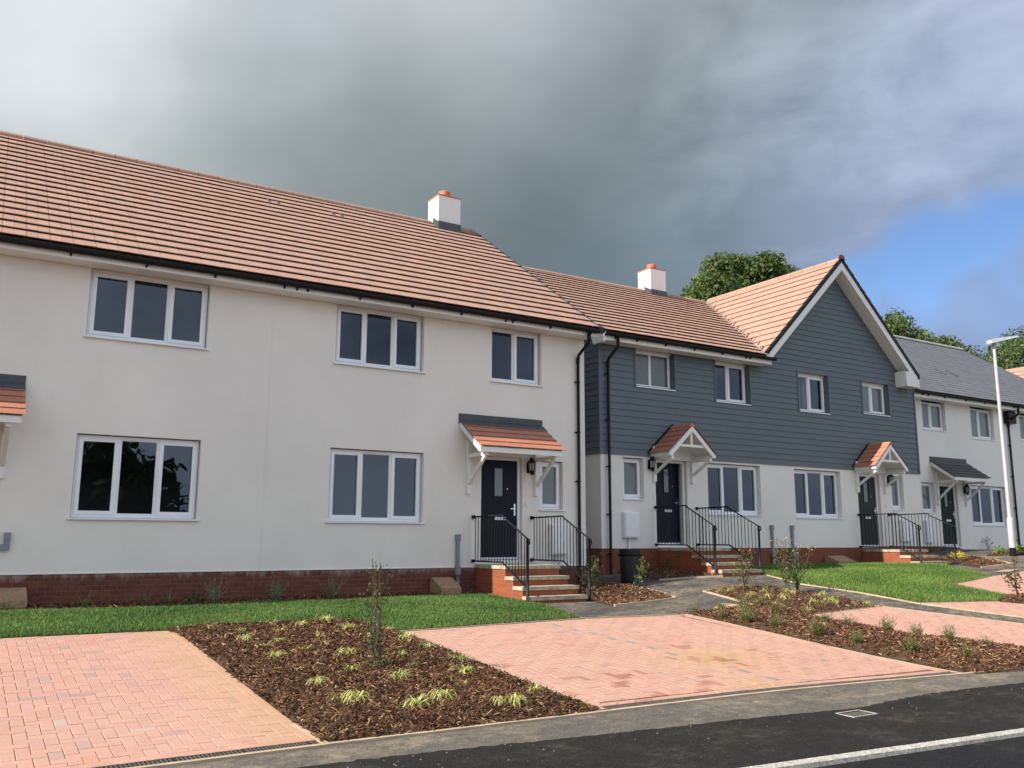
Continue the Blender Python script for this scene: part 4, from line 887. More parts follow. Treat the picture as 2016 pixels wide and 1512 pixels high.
mono_canopy(h3, 26.80, 28.84, Y3, 2.53, 1.99, .80, (.075,.073,.08), 1.10, (27.07, 28.64))
lantern(h3, 28.60, Y3, 1.46, 1.85); meter(h3, 26.22, 26.58, Y3, -.10, .60); bell(h3, 27.0, Y3, .7)

# ------------------------------------------------------------------ house 4, far right, only its tiled slope shows above the grey roof
h4 = empty('tiled_house', (50, 29, -.3), 'distant house with pink tiled roof peeping over the grey roof at the right edge', 'house')
hc, hz, hw4, ez4 = 50.0, 9.50, 5.0, 5.5; hy0, hy1 = 22.6, 36.0; hx0, hx1 = hc-hw4+.4, hc+hw4-.4
w = MB(); w.box(hx0, hx1, hy0+.2, hy1-.2, -.6, ez4)
for yy in (hy0+.2, hy1-.2): w.poly([(hx0,yy,ez4),(hx1,yy,ez4),(hc,yy,hz-.15)])
w.build('wall', M['white_render'], h4)
rf = MB()
for s in (-1, 1):
    u4 = Vector((-s*hw4,0,hz-ez4)); S4 = u4.length; u4.normalize(); tiles(rf, (hc+s*hw4,0,ez4), (0,1,0), u4, Vector((s*u4.z,0,abs(u4.x))), lambda q: hy0, lambda q: hy1, S4, 15, TILE, .33, .046)
r4 = rf.build('roof', M['tile'], h4)
ridge_tiles(r4, hy0, hy1, hc, hz-.01, 'y')
window(h4, 48.6, 51.4, 3.0, 4.2, hy0+.12, win3, 'frosted', (.02,.05))

# ------------------------------------------------------------------ steps and railings
def steps(name_label, x0, x1, Yw, levels, zb):
    """levels: (top z, back y, front y) landing first"""
    o = empty('entrance_steps', ((x0+x1)/2, levels[-1][2], zb), name_label, 'steps', 'brick entrance steps at the front doors')
    b = MB()
    for z, ya, yf in levels: b.box(x0+.02+.0005*len(b.f), x1-.02, yf+.025+.0003*len(b.f), Yw-.003, zb-.25, z-.066)
    b = MB(); prev = None
    for i, (z, ya, yf) in enumerate(levels):
        lo = zb-.25; b.box(x0+.02, x1-.02, yf+.025, (Yw-.003 if i == 0 else levels[i-1][2]+.0248), lo, z-.0655)
    b.build('step_walls', M['step_brick'], o)
    for z, ya, yf in levels:
        t = MB(); n_ = 2 if x1-x0 > 1 else 1
        bm = t; sp = x0+(x1-x0)*rnd.uniform(.42,.58)
        e = rnd.uniform(-.004,.004)
        t.box(x0, sp-.003, yf+e, ya-.002, z-.065, z); t.box(sp+.003, x1, yf-e, ya-.002, z-.065, z+.001); t.build('tread', M['flagstone'], o)
    return o
steps('brick steps with pale treads up to the navy door of the cream house', 8.70, 9.95, HY, [(-.505,HY-.003,14.28),(-.695,14.30,14.0),(-.86,14.02,13.68),(-1.02,13.70,13.42)], -1.14)
steps('brick steps below the gabled canopy nearest the black bin', 14.24, 15.47, Y2, [(-.21,Y2-.003,15.24),(-.365,15.26,14.93),(-.52,14.95,14.62),(-.67,14.64,14.31)], -.80)
steps('low brick steps up to the charcoal door under the right gabled canopy', 21.76, 23.02, Y2, [(-.27,Y2-.003,15.19),(-.42,15.21,14.88),(-.575,14.90,14.55)], -.70)
def railing(label, x, Yw, Yb, Yp, zt, zl, zpt, zpb, scroll=1):
    """level from the wall to the bend, then raking down to the post"""
    o = empty('railing', (x, Yp, zpb), label, 'railing', 'black iron railings beside the entrance steps')
    rb = zt-.88 if False else zl
    h = MB(); cur = [(x, Yp-.02-.05*math.sin(t), zpt-.03+.05*math.cos(t)-.02) for t in np.linspace(0, 4.4, 9)]
    h.tube([(x,Yw-.01,zt-.015),(x,Yb+.05,zt),(x,Yb,zt-.004),(x,Yb-.05,zt-.045),(x,Yp,zpt)]+cur, .016, 8); h.box(x-.03, x+.03, Yw-.05, Yw-.003, zt-.05, zt+.02); h.build('handrail', M['iron'], o)
    b = MB(); b.bar((x,Yw-.01,zl),(x,Yb,zl),.012,.03); sl = (zt-zpt)/(Yb-Yp); zlp = zl-sl*(Yb-Yp-.02); b.bar((x,Yb,zl),(x,Yp+.02,zlp),.012,.03); b.box(x-.03, x+.03, Yw-.05, Yw-.003, zl-.03, zl+.03); b.build('bottom_rail', M['iron'], o)
    p = MB(); p.tube([(x,Yp,zpb-.15),(x,Yp,zpt+.01)], .026, 10); p.tube([(x,Yp,zpb-.01),(x,Yp,zpb+.012)], .055, 10); p.build('post', M['iron'], o)
    y = Yw-.11
    while y > Yp+.05:
        zt_ = zt-.01 if y > Yb else zt-.03-sl*(Yb-y); zb_ = zl if y > Yb else zl-sl*(Yb-y)
        q = MB(); q.bar((x,y,zb_),(x,y,zt_), .012); q.build('baluster', M['iron'], o); y -= .105
railing('black railing on the left of the cream house steps, crossing the navy door', 8.65, HY, 14.30, 13.44, .425, -.44, -.01, -1.13)
railing('black railing on the right of the cream house steps, in front of the meter box', 10.02, HY, 14.30, 13.45, .43, -.43, -.005, -1.12)
railing('black railing on the left of the steps near the black bin', 14.19, Y2, 15.33, 14.45, .755, -.14, .28, -.80)
railing('black railing between the near gabled canopy steps and the three-pane window', 15.52, Y2, 15.33, 14.40, .755, -.14, .29, -.80)
railing('black railing on the left of the charcoal door steps', 21.70, Y2, 15.17, 14.55, .70, -.20, .36, -.66)
railing('black railing right of the charcoal door, before the grey roofed house', 23.07, Y2, 15.17, 14.43, .72, -.20, .36, -.70)

# ------------------------------------------------------------------ sloped buff covers by the walls
def wedge(label, x0, x1, y0, y1, zb, h):
    o = MB(); o.extrude([(x0,y0,zb-.1),(x0,y1,zb-.1),(x0,y1,zb+h),(x0,y1-.08,zb+h),(x0,y0,zb+h*.42)], (x1-x0,0,0))
    tag(o.build('gully_cover', M['buff_brick'], None, ((x0+x1)/2,y0,zb)), label, 'cover', 'sloping gully covers against the plinths')
wedge('tan sloping brick cover against the plinth beside the cream house steps', 7.72, 8.14, 14.93, 15.41, -1.04, .30)
wedge('sunlit tan cover at the left edge of the photo, by the plinth', -.1, .97, 14.90, 15.41, -1.04, .29)
wedge('brown sloping cover by the plinth left of the charcoal door steps', 20.15, 20.85, 15.9, 16.39, -.70, .26)

# ------------------------------------------------------------------ drains, manhole
def drain(label, x0, x1, fy):
    o = empty('drainage_channel', (x0, fy(x0), g1(x0,fy(x0))), label, 'drain', 'slotted drainage channels along the driveways')
    b = MB(); g = MB(); x = x0
    while x < x1-.01:
        xe = min(x+.5, x1); ya, yb = fy(x), fy(xe); za, zb = g1(x,ya)+.02, g1(xe,yb)+.02
        b.hexa([(x,ya,za-.06),(xe,yb,zb-.06),(xe,yb+.12,zb-.06),(x,ya+.12,za-.06),(x,ya,za-.02),(xe,yb,zb-.02),(xe,yb+.12,zb-.02),(x,ya+.12,za-.02)])
        for yy in (0,.056,.112): g.hexa([(x,ya+yy,za-.02),(xe,yb+yy,zb-.02),(xe,yb+yy+.010,zb-.02),(x,ya+yy+.010,za-.02),(x,ya+yy,za),(xe,yb+yy,zb),(xe,yb+yy+.010,zb),(x,ya+yy+.010,za)])
        k = int((xe-x)/.03)
        for i in range(k):
            xx = x+(i+.2)*.03; yy = ya+(yb-ya)*(xx-x)/.5; zz = za+(zb-za)*(xx-x)/.5
            g.box(xx, xx+.012, yy+.0102, yy+.0558, zz-.018, zz-.001); g.box(xx, xx+.012, yy+.0662, yy+.1118, zz-.018, zz-.001)
        x = xe
    b.build('channel_body', M['black'], o); g.build('grating', M['grate'], o)
drain('slotted drain along the road edge of the left driveway', -5, 2.56, lambda x: 6.937)
drain('slotted drain along the road edge of the wide middle driveway', 5.40, 10.55, lambda x: KY(x)+.03)
mh = empty('manhole_cover', (7.42,5.78,g1(7.42,5.78)), 'dark rectangular manhole cover with a pale frame in the footway', 'manhole')
m = MB(); z = g1(7.42,5.78)+.009
m.box(7.27,7.58,5.68,5.86,z-.02,z+.001); m.build('cover_plate', M['grate'], mh)
m = MB(); m.box(7.25,7.60,5.66,5.678,z-.02,z+.003); m.box(7.25,7.60,5.862,5.88,z-.02,z+.003); m.box(7.25,7.268,5.678,5.862,z-.02,z+.003); m.box(7.582,7.60,5.678,5.862,z-.02,z+.003); m.build('cover_frame', M['kerb'], mh)

# ------------------------------------------------------------------ bin, lamp post
bx, by = 12.36, 15.15; bz = g1(bx, by)
bn = empty('dustbin', (bx,by,bz), 'scuffed black plastic dustbin without a lid, standing at the corner of the boarded house', 'bin')
m = MB(); m.lathe(bx, by, [(0,bz),(.19,bz),(.195,bz+.02),(.215,bz+.52),(.215,bz+.66),(.20,bz+.66),(.18,bz+.03),(0,bz+.03)], 28)
scuff, nt, b_ = mat('scuffed_black_plastic'); n_ = noise(nt, 9, 6, .75, stretch=(1,1,.35)); r_ = ramp(nt, n_.outputs[0], [(.56,(.012,.012,.013)),(.74,(.16,.155,.15))]); L(nt, r_.outputs[0], b_.inputs['Base Color']); b_.inputs['Roughness'].default_value = .5
m.build('body', scuff, bn)
m = MB(); m.lathe(bx, by, [(.216,bz+.55),(.245,bz+.56),(.245,bz+.60),(.228,bz+.61),(.235,bz+.69),(.225,bz+.70),(.2,bz+.69)], 28); m.build('rim', M['black'], bn)
for s in (-1, 1):
    m = MB(); m.tube([(bx+s*.23,by-.07,bz+.585),(bx+s*.285,by-.06,bz+.575),(bx+s*.30,by,bz+.57),(bx+s*.285,by+.06,bz+.575),(bx+s*.23,by+.07,bz+.585)], .014, 8); m.build('handle', M['black'], bn)
lx, ly = 24.92, 13.9; lz = g1(lx, ly)
lp = empty('street_lamp', (lx,ly,lz), 'tall white street lamp with a flat tilted head and black foot', 'street lamp')
m = MB(); m.lathe(lx, ly, [(.086,lz-.1),(.086,lz+.22)], 16); m.build('base_band', M['black'], lp)
m = MB(); m.lathe(lx, ly, [(.084,lz+.22),(.084,lz+.95),(.08,lz+1.02),(.055,lz+1.06)], 20); m.build('base_sleeve', M['pole'], lp)
m = MB(); m.lathe(lx, ly, [(.054,lz+1.05),(.05,lz+2.6),(.042,5.56)], 16); m.build('pole', M['pole'], lp)
m = MB(); hp = lambda t, w, h: Vector((lx,ly,5.60))+Vector((1.0,-.12,.26)).normalized()*t+Vector((.12,1,0)).normalized()*w+Vector((-.26,0,1)).normalized()*h
ks = [(-.24,.05,.05),(-.18,.11,.09),(.2,.14,.10),(.6,.15,.07),(1.0,.12,.035),(1.06,.06,.02)]
for (a,wa,ha),(b,wb_,hb_) in zip(ks[:-1], ks[1:]):
    m.hexa([hp(a,-wa,0),hp(b,-wb_,0),hp(b,wb_,0),hp(a,wa,0),hp(a,-wa*.7,ha),hp(b,-wb_*.7,hb_),hp(b,wb_*.7,hb_),hp(a,wa*.7,ha)])
m.tube([(lx,ly,5.50),(lx,ly,5.66)], .06, 12); m.build('lamp_head', M['pole'], lp)
m = MB(); m.hexa([hp(.15,-.10,-.012),hp(.92,-.10,-.012),hp(.92,.10,-.012),hp(.15,.10,-.012),hp(.15,-.10,-.001),hp(.92,-.10,-.001),hp(.92,.10,-.001),hp(.15,.10,-.001)]); m.build('lamp_lens', M['lampglass'], lp)

# ------------------------------------------------------------------ plants
def ribbon(mb, p0, d0, length, w, droop, col, seg=4, tip=.15):
    p = Vector(p0); d = Vector(d0).normalized(); pts = []
    for i in range(seg+1):
        pts.append(p.copy()); d = (d+Vector((0,0,-droop/seg*(i+.3)))).normalized(); p = p+d*length/seg
    s = Vector((-d0[1], d0[0], 0))
    s = s.normalized() if s.length > 1e-4 else Vector((1,0,0))
    for i in range(seg):
        wa = w*(1-(1-tip)*(i/seg)**1.5)/2; wb = w*(1-(1-tip)*((i+1)/seg)**1.5)/2
        mb.poly([pts[i]-s*wa, pts[i]+s*wa, pts[i+1]+s*wb, pts[i+1]-s*wb], col)
def leafquad(mb, p, size, col, up=.3):
    a = rnd.uniform(0,6.283); e = rnd.uniform(-.6,.9); d = Vector((math.cos(a)*math.cos(e), math.sin(a)*math.cos(e), math.sin(e))); s = d.cross(Vector((rnd.gauss(0,1),rnd.gauss(0,1),rnd.gauss(0,1)+up))).normalized()
    p = Vector(p); mb.poly([p, p+d*size*.5+s*size*.28, p+d*size, p+d*size*.5-s*size*.28], col)
def make_sedge(n, R):
    m = MB()
    for i in range(n):
        a = rnd.uniform(0,6.283); e = rnd.uniform(.25,1.25); k = rnd.random()
        col = (.74,.72,.32) if k < .5 else ((.55,.57,.18) if k < .82 else (.20,.28,.06)); kk = rnd.uniform(.8,1.15)
        ribbon(m, (rnd.gauss(0,.02),rnd.gauss(0,.02),-.01), (math.cos(a)*math.cos(e),math.sin(a)*math.cos(e),math.sin(e)), R*rnd.uniform(.7,1.6), .010, rnd.uniform(1.0,2.2), tuple(c*kk for c in col), 5)
    return m
def make_heather(n, h, pal=[(.14,.16,.05),(.20,.21,.07),(.27,.25,.11),(.10,.13,.045)]):
    m = MB()
    for i in range(n):
        a = rnd.uniform(0,6.283); e = rnd.uniform(.75,1.5); col = rnd.choice(pal)
        d = Vector((math.cos(a)*math.cos(e),math.sin(a)*math.cos(e),math.sin(e))); l = h*rnd.uniform(.5,1.1); b = Vector((rnd.gauss(0,.04),rnd.gauss(0,.04),-.01))
        ribbon(m, b, d, l, .007, rnd.uniform(-.2,.25), col, 3, .3)
        for j in range(9): leafquad(m, b+d*l*rnd.uniform(.25,1), rnd.uniform(.018,.035), tuple(c*rnd.uniform(.8,1.4) for c in col), 1)
    return m
def make_strap(n, h, col):
    m = MB()
    for i in range(n):
        a = rnd.uniform(0,6.283); e = rnd.uniform(.6,1.4); ribbon(m, (rnd.gauss(0,.015),rnd.gauss(0,.015),-.01), (math.cos(a)*math.cos(e),math.sin(a)*math.cos(e),math.sin(e)), h*rnd.uniform(.6,1.1), .014, rnd.uniform(.2,.9), tuple(c*rnd.uniform(.8,1.2) for c in col), 4)
    return m
def make_clump(n, r, cols):
    m = MB()
    for i in range(n):
        a = rnd.uniform(0,6.283); q = rnd.random()**.5*r; z = rnd.uniform(0,1)*r*1.2*(1-.5*q/r); leafquad(m, (q*math.cos(a),q*math.sin(a),z), rnd.uniform(.05,.1)*r/.15, tuple(c*rnd.uniform(.8,1.2) for c in rnd.choice(cols)), 1.5)
    return m
def proto(m, name, mt): return m.build(name, mt)
ORD = ['first','second','third','fourth','fifth','sixth','seventh','eighth','ninth','tenth','eleventh','twelfth','thirteenth']
def mound(poly, x, y, rise): return g1(x,y)+.012+rise*float(np.clip(edge_dist(ccw(poly), np.array([x]), np.array([y]))[0]/.35, 0, 1))
def scatter(protos, pts, poly, rise, rows, group, label, cat, smin, smax):
    pts = sorted(pts, key=lambda p: p[1]); n = len(pts); k = math.ceil(n/len(rows)); used = set()
    for r, rn in enumerate(rows):
        row = sorted(pts[r*k:(r+1)*k])
        for i, (x, y) in enumerate(row):
            pi = rnd.randrange(len(protos)); s = rnd.uniform(smin, smax)
            if pi in used: o = protos[pi].copy(); C.objects.link(o)
            else: o = protos[pi]; used.add(pi)
            o.location = (x, y, mound(poly, x, y, rise)); o.rotation_euler = (0,0,rnd.uniform(0,6.28)); o.scale = (s,s,s*rnd.uniform(.85,1.1))
            tag(o, label.format(o=ORD[i], r=rn), cat, group)
    for pi, o in enumerate(protos):
        if pi not in used: bpy.data.objects.remove(o)
T1 = [(2.86,11.89),(3.13,11.48),(3.66,11.92),(3.6,11.35),(3.03,10.92),(3.39,10.69),(3.98,11.67),(4.45,11.96),(4.47,11.24),(3.95,10.9),(3.12,10.41),(3.51,10.12),(3.84,10.37),(3.09,9.86),(3.12,9.17),(3.62,9.0),(4.48,10.63),(4.92,11.03),(4.89,10.39),(4.92,9.81),(3.89,9.77),(4.42,9.5),(4.33,9.0),(3.09,8.55),(3.93,8.49),(4.69,8.49),(4.4,8.02),(4.93,9.04),(3.98,7.62),(4.38,7.28),(4.55,7.26),(4.94,7.55),(3.61,7.44),(3.07,7.85),(3.22,7.83)]
scatter([proto(make_sedge(n, .20), 'sedge_tuft', M['blade']) for n in (100,70,45,120)], T1, BED1, .09, ['row nearest the pavement','second row back','middle row','fourth row back','row nearest the lawn'], 'yellow sedge tufts in the bed between the driveways', 'yellow sedge tuft, {o} from left in the {r} of the driveway bed', 'grass tuft', .5, 1.08)
T3 = [(12.69,12.81),(12.76,12.6),(13.24,12.61),(12.67,12.01),(12.75,11.71),(12.5,11.25),(13.46,12.39),(13.52,11.94),(13.47,11.72),(12.6,10.65),(13.74,11.28),(13.42,10.84),(13.48,10.73),(13.76,10.6),(14.06,10.53),(12.9,11.45),(13.01,10.83),(13.1,12.1)]
scatter([proto(make_sedge(n, .26), 'sedge_tuft', M['blade']) for n in (80,60)], T3, BED3, .08, ['row nearest the side driveway','middle row','row nearest the path'], 'pale sedge tufts under the rose bushes', 'pale sedge tuft near the rose bushes, {o} from left, {r}', 'grass tuft', .5, .85)
LV = [(10.55,11.28),(10.6,10.7),(11.08,11.19),(11.54,11.12),(10.95,10.53),(10.66,10.22),(11.54,10.41),(10.75,9.71),(10.78,8.98),(11.73,9.58),(12.0,11.16),(11.76,9.2),(10.88,8.37),(12.1,8.75),(10.95,7.57),(12.19,8.33),(12.3,7.89),(12.28,7.35),(11.2,6.95)]
scatter([proto(make_heather(n, .30), 'heather_tuft', M['leaf']) for n in (55,70,45)], LV, LAV, .08, ['row nearest the pavement','middle row','row nearest the path'], 'green heather tufts beside the wide driveway', 'olive heather tuft, {o} from left in the {r}, right bed', 'heather', .6, 1.0)
def single(m, name, mt, x, y, z, label, cat, s=1, group=None):
    o = m.build(name, mt); o.location = (x,y,z); o.scale = (s,s,s); o.rotation_euler = (0,0,rnd.uniform(0,6)); return tag(o, label, cat, group)
wp = [((1.74,14.92),'strap','green strap-leaved plant by the plinth, left of the big lower window'),((2.60,15.1),'strap','thin strap plant by the plinth below the left lower window'),((2.95,14.95),'strap','small grassy sprout at the plinth under the right side of the left window'),((3.63,14.98),'lav','grey green lavender with twisted stems against the plinth'),((3.35,15.13),'heath','low dark herb beside the leftmost lavender'),((4.66,15.06),'lav','slim grey lavender leaning right, below the wall joint'),((5.69,15.15),'lav','bushy grey lavender below the middle ground floor window'),((.73,14.82),'strap','sprout at the lawn edge beside the left tan cover'),((7.66,14.85),'strap','single green shoot in front of the tan cover by the steps')]
for (x,y), k, lab in wp:
    z = g1(x,y)+.03
    if k == 'strap': single(make_strap(12,.34,(.16,.25,.08)), 'strap_plant', M['leaf'], x, y, z, lab, 'plant')
    elif k == 'heath': single(make_clump(60,.15,[(.08,.13,.05),(.1,.15,.06)]), 'herb', M['leaf'], x, y, z, lab, 'plant')
    else: single(make_heather(40,.42,[(.26,.29,.18),(.20,.25,.13),(.32,.33,.24)]), 'lavender', M['leaf'], x, y, z, lab, 'lavender')
def shrub(label, x, y, z, h, stems, leaves, spread, lean=(0,0), lsize=.05, cols=[(.07,.12,.035),(.11,.17,.05),(.16,.20,.06)], lowdense=False, group=None, name='shrub', tips=None):
    o = empty(name, (x,y,z), label, 'shrub', group)
    st = MB(); lf = MB(); 
    for i in range(stems):
        a = rnd.uniform(0,6.283); sp = spread*rnd.uniform(.2,1); hh = h*(1 if i == 0 else rnd.uniform(.55,.98)); P_ = [Vector((x+rnd.gauss(0,.015),y+rnd.gauss(0,.015),z-.03))]
        for k in range(1, 6):
            t = k/5; P_.append(Vector((x+lean[0]*t+sp*math.cos(a)*t+rnd.gauss(0,.015), y+lean[1]*t+sp*math.sin(a)*t+rnd.gauss(0,.015), z+hh*t)))
        st.tube(P_, [.009*(1-.75*k/5)+.0015 for k in range(6)], 5)
        for k in range(leaves):
            t = (rnd.random()**1.6 if lowdense else rnd.uniform(.25,1))*4.99; j = int(t); q = P_[j].lerp(P_[j+1], t-j); b = q+Vector((rnd.gauss(0,.05),rnd.gauss(0,.05),rnd.gauss(0,.03)))
            c = rnd.choice(cols); 
            if tips and t > 4.7: c = tips
            for _ in range(3): leafquad(lf, b+Vector((rnd.gauss(0,.02),rnd.gauss(0,.02),rnd.gauss(0,.02))), lsize*rnd.uniform(.6,1.2), tuple(v*rnd.uniform(.75,1.25) for v in c), .5)
    st.build('stem', M['bark'], o); lf.build('foliage', M['leaf'], o); return o
shrub('tall thin leafy shrub standing alone in the dark bed between the driveways', 3.93, 9.05, g1(3.93,9.05)+.08, 1.15, 6, 70, .17, (0,0), .032, [(.06,.10,.03),(.09,.13,.045),(.13,.16,.06)], lowdense=True)
shrub('small sapling with a tuft of bright leaves leaning beside the black bin', 11.9, 14.35, g1(11.9,14.35)+.04, .58, 2, 22, .05, (.2,0), .06, [(.16,.24,.05),(.22,.28,.07),(.12,.19,.04)])
shrub('shaded shrub with reddish leaves just right of the cream house railing', 10.55, 14.25, g1(10.55,14.25)+.06, .62, 4, 26, .16, (0,0), .055, [(.10,.12,.04),(.16,.10,.05),(.08,.11,.04)])
shrub('taller dark shrub under the cream house downpipe', 11.0, 14.6, g1(11,14.6)+.05, .75, 4, 24, .18, (0,0), .055, [(.06,.09,.03),(.12,.11,.05)])
shrub('small dark bush against the meter box end of the cream house steps', 10.4, 15.0, g1(10.4,15.0)+.04, .52, 5, 24, .16, (0,0), .05, [(.05,.07,.03),(.07,.09,.04)])
shrub('small dark seedling in the shaded bed behind the bin', 13.9, 15.7, g1(13.9,15.7)+.04, .38, 3, 14, .2, (.2,0), .045, [(.05,.08,.03)])
RC = [(.08,.12,.04),(.12,.16,.05),(.17,.19,.07)]
shrub('left rose bush in the pale sedge bed, in front of the middle steps', 12.96, 12.45, g1(12.96,12.45)+.07, .85, 6, 26, .30, (.05,0), .045, RC, False, None, 'rose_bush', (.5,.24,.12))
shrub('tall middle rose bush with pinkish tips in the pale sedge bed', 13.66, 12.0, g1(13.66,12.0)+.07, 1.0, 7, 27, .32, (0,0), .045, RC, False, None, 'rose_bush', (.6,.3,.15))
shrub('right rose bush leaning over the path edge, nearest the lawn', 14.02, 12.05, g1(14.02,12.05)+.05, .88, 6, 26, .30, (.15,0), .045, RC, False, None, 'rose_bush', (.5,.3,.12))
shrub('leaning shrub with drooping branch at the right edge of the photo', 18.15, 10.08, g1(18.15,10.08)+.05, .72, 3, 34, .16, (-.42,.0), .055, [(.07,.09,.03),(.10,.10,.04),(.14,.10,.05)])
single(make_clump(130,.17,[(.75,.62,.06),(.65,.58,.08)]), 'flowering_plant', M['leaf'], 23.9, 14.9, g1(23.9,14.9)+.05, 'bright yellow flowering plant in the small bed past the charcoal door steps', 'plant')
single(make_clump(90,.17,[(.16,.28,.05),(.24,.33,.07)]), 'green_clump', M['leaf'], 25.15, 14.37, g1(25.15,14.37)+.03, 'bright green clump left of the street lamp foot', 'plant')
single(make_clump(110,.2,[(.20,.30,.06),(.3,.36,.09)]), 'green_clump', M['leaf'], 25.55, 14.0, g1(25.55,14.0)+.03, 'yellow green clump right of the street lamp foot', 'plant')
shrub('sparse dark weed against the white wall left of the street lamp', 29.2, 17.1, g1(29.2,17.1), .45, 3, 10, .3, (.3,0), .05, [(.05,.08,.03)])
for (x,y), lab in (((23.92,14.49),'small green shoot behind the others in the yellow plant bed'),((23.39,13.88),'short green shoot near the front edge of the yellow plant bed'),((23.74,13.64),'green shoot at the right tip of the yellow plant bed'),((23.1,14.2),'green shoot beside the last railing post')):
    single(make_strap(6,.16,(.13,.2,.06)), 'strap_plant', M['leaf'], x, y, g1(x,y)+.03, lab, 'plant')

# ------------------------------------------------------------------ trees
def tree(label, x, y, z0, zc, lobes, R, n, lsize, cols, trunk=.35, group='trees behind the houses', name='broadleaf_tree'):
    """lobes: clumps of foliage (dx,dy,dz,r); leaves sit mostly towards the outside of each clump"""
    o = empty(name, (x,y,z0), label, 'tree', group)
    t = MB(); t.tube([(x,y,z0-.3),(x+.1,y,z0+(zc-z0)*.4),(x,y+.1,zc-R*.3),(x,y,zc+R*.5)], [trunk,trunk*.8,trunk*.5,.05], 10)
    for dx,dy,dz,r in lobes[:14]: t.tube([(x,y,zc-R*.5),(x+dx*.5,y+dy*.5,zc+dz*.5-R*.12),(x+dx,y+dy,zc+dz)], [trunk*.35,trunk*.18,.03], 6)
    t.build('trunk', M['bark'], o)
    c = MB(); tot = sum(l[3]**2 for l in lobes)
    for dx,dy,dz,r in lobes:
        kcl = rnd.uniform(.8,1.2)
        for i in range(int(n*r*r/tot)):
            v = Vector((rnd.gauss(0,1),rnd.gauss(0,1),rnd.gauss(0,1))).normalized(); q = r*(rnd.random()**.38)*rnd.uniform(.85,1.12)
            p = Vector((x+dx,y+dy,zc+dz))+Vector((v.x*q,v.y*q,v.z*q*.85))
            nn = (v*.8+Vector((rnd.gauss(0,.6),rnd.gauss(0,.6),rnd.gauss(0,.6)+.5))).normalized(); a = nn.cross(Vector((rnd.gauss(0,1),rnd.gauss(0,1),rnd.gauss(0,1)))).normalized(); b = nn.cross(a); s = lsize*rnd.uniform(.6,1.3)
            col = tuple(k*kcl*rnd.uniform(.8,1.2) for k in rnd.choice(cols))
            c.poly([p-a*s, p-a*s*.2+b*s*.55, p+a*s, p+a*s*.1-b*s*.55], col)
    c.build('crown', M['leaf'], o); return o
def lobes(R, H, n, r0, r1, seed):
    q = random.Random(seed); out = []
    for i in range(n):
        a = i*2.399+q.uniform(-.3,.3); e = math.asin(max(-1,min(1,-.55+1.55*(i+.5)/n))); k = q.uniform(.62,.95)
        out.append((R*math.cos(a)*math.cos(e)*k, R*math.sin(a)*math.cos(e)*k, H*math.sin(e)*k, q.uniform(r0,r1)))
    return out+[(0,0,0,R*.6)]
GC = [(.066,.108,.03),(.105,.16,.042),(.16,.215,.066)]
GY = [(.07,.105,.03),(.10,.135,.04),(.135,.15,.055)]
_q = random.Random(5)
BIG = [(x*(34+d)/34-37.0, d, z-12.4+.25, r) for (x, z, r), d in ((t_, _q.uniform(-1.2,1.0)) for t_ in ((32.7,12.5,.95),(33.6,13.5,1.0),(34.5,14.7,1.05),(35.4,15.0,1.0),(36.3,14.9,1.0),(37.0,14.7,1.1),(38.2,14.6,1.15),(39.5,14.55,1.1),(40.5,14.4,.9),(41.3,14.1,.8),(42.0,13.9,.7),(42.8,13.7,.55),(33.2,12.0,1.1),(34.3,12.9,1.2),(35.6,13.2,1.3),(37.1,13.3,1.4),(38.7,13.1,1.3),(40.0,12.9,1.2),(41.2,12.3,1.0),(34.8,11.6,1.2),(36.5,11.6,1.4),(38.4,11.5,1.4),(40.2,11.4,1.2),(39.3,13.6,1.3),(38.0,15.2,.8),(40.9,13.2,1.1)))]
tree('large round dark green tree rising behind the ridge of the boarded house', 37.0, 34, -1, 12.4, BIG, 4.2, 36000, .125, GC)
tree('green tree right of the gable apex, half hidden by the roof', 47.3, 33.5, -1, 11.0, lobes(3.0,3.0,20,.7,1.2,5), 3, 16000, .11, GC)
tree('bushy green tree above the middle of the grey roof ridge', 51.4, 33, -1, 10.3, lobes(2.9,2.9,20,.7,1.2,8), 3, 16000, .11, GY)
tree('small yellowing tree at the end of the grey roof ridge', 55.3, 33.5, -1, 9.9, lobes(2.0,2.6,14,.5,.8,9), 2.0, 9000, .10, GY)
tree('broad tree at the right edge behind the street lamp', 69.3, 34, -1, 12.0, lobes(5.6,4.2,30,1.0,1.7,12), 5, 26000, .13, GC)
tree('low yellow green thicket below the right edge tree', 65.0, 35, -1, 8.9, lobes(2.6,1.8,14,.6,1.0,15), 2.2, 8000, .11, [(.12,.14,.04),(.16,.16,.05),(.09,.12,.03)])
tree('treetop just peeping over the cream house ridge left of its chimney', 16.4, 35, -1, 11.6, lobes(1.8,2.3,12,.5,.9,17), 2.2, 3000, .14, GY)
# trees over the road, seen mirrored in the lower left window
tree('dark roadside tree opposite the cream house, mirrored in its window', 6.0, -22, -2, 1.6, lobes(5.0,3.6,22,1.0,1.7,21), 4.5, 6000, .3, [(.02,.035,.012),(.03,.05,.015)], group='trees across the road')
tree('smaller roadside tree opposite, left of the tallest one', -4.5, -24, -2, 2.2, lobes(5.5,4.4,22,1.1,1.9,23), 5, 6000, .32, [(.02,.035,.012),(.03,.05,.015)], group='trees across the road')

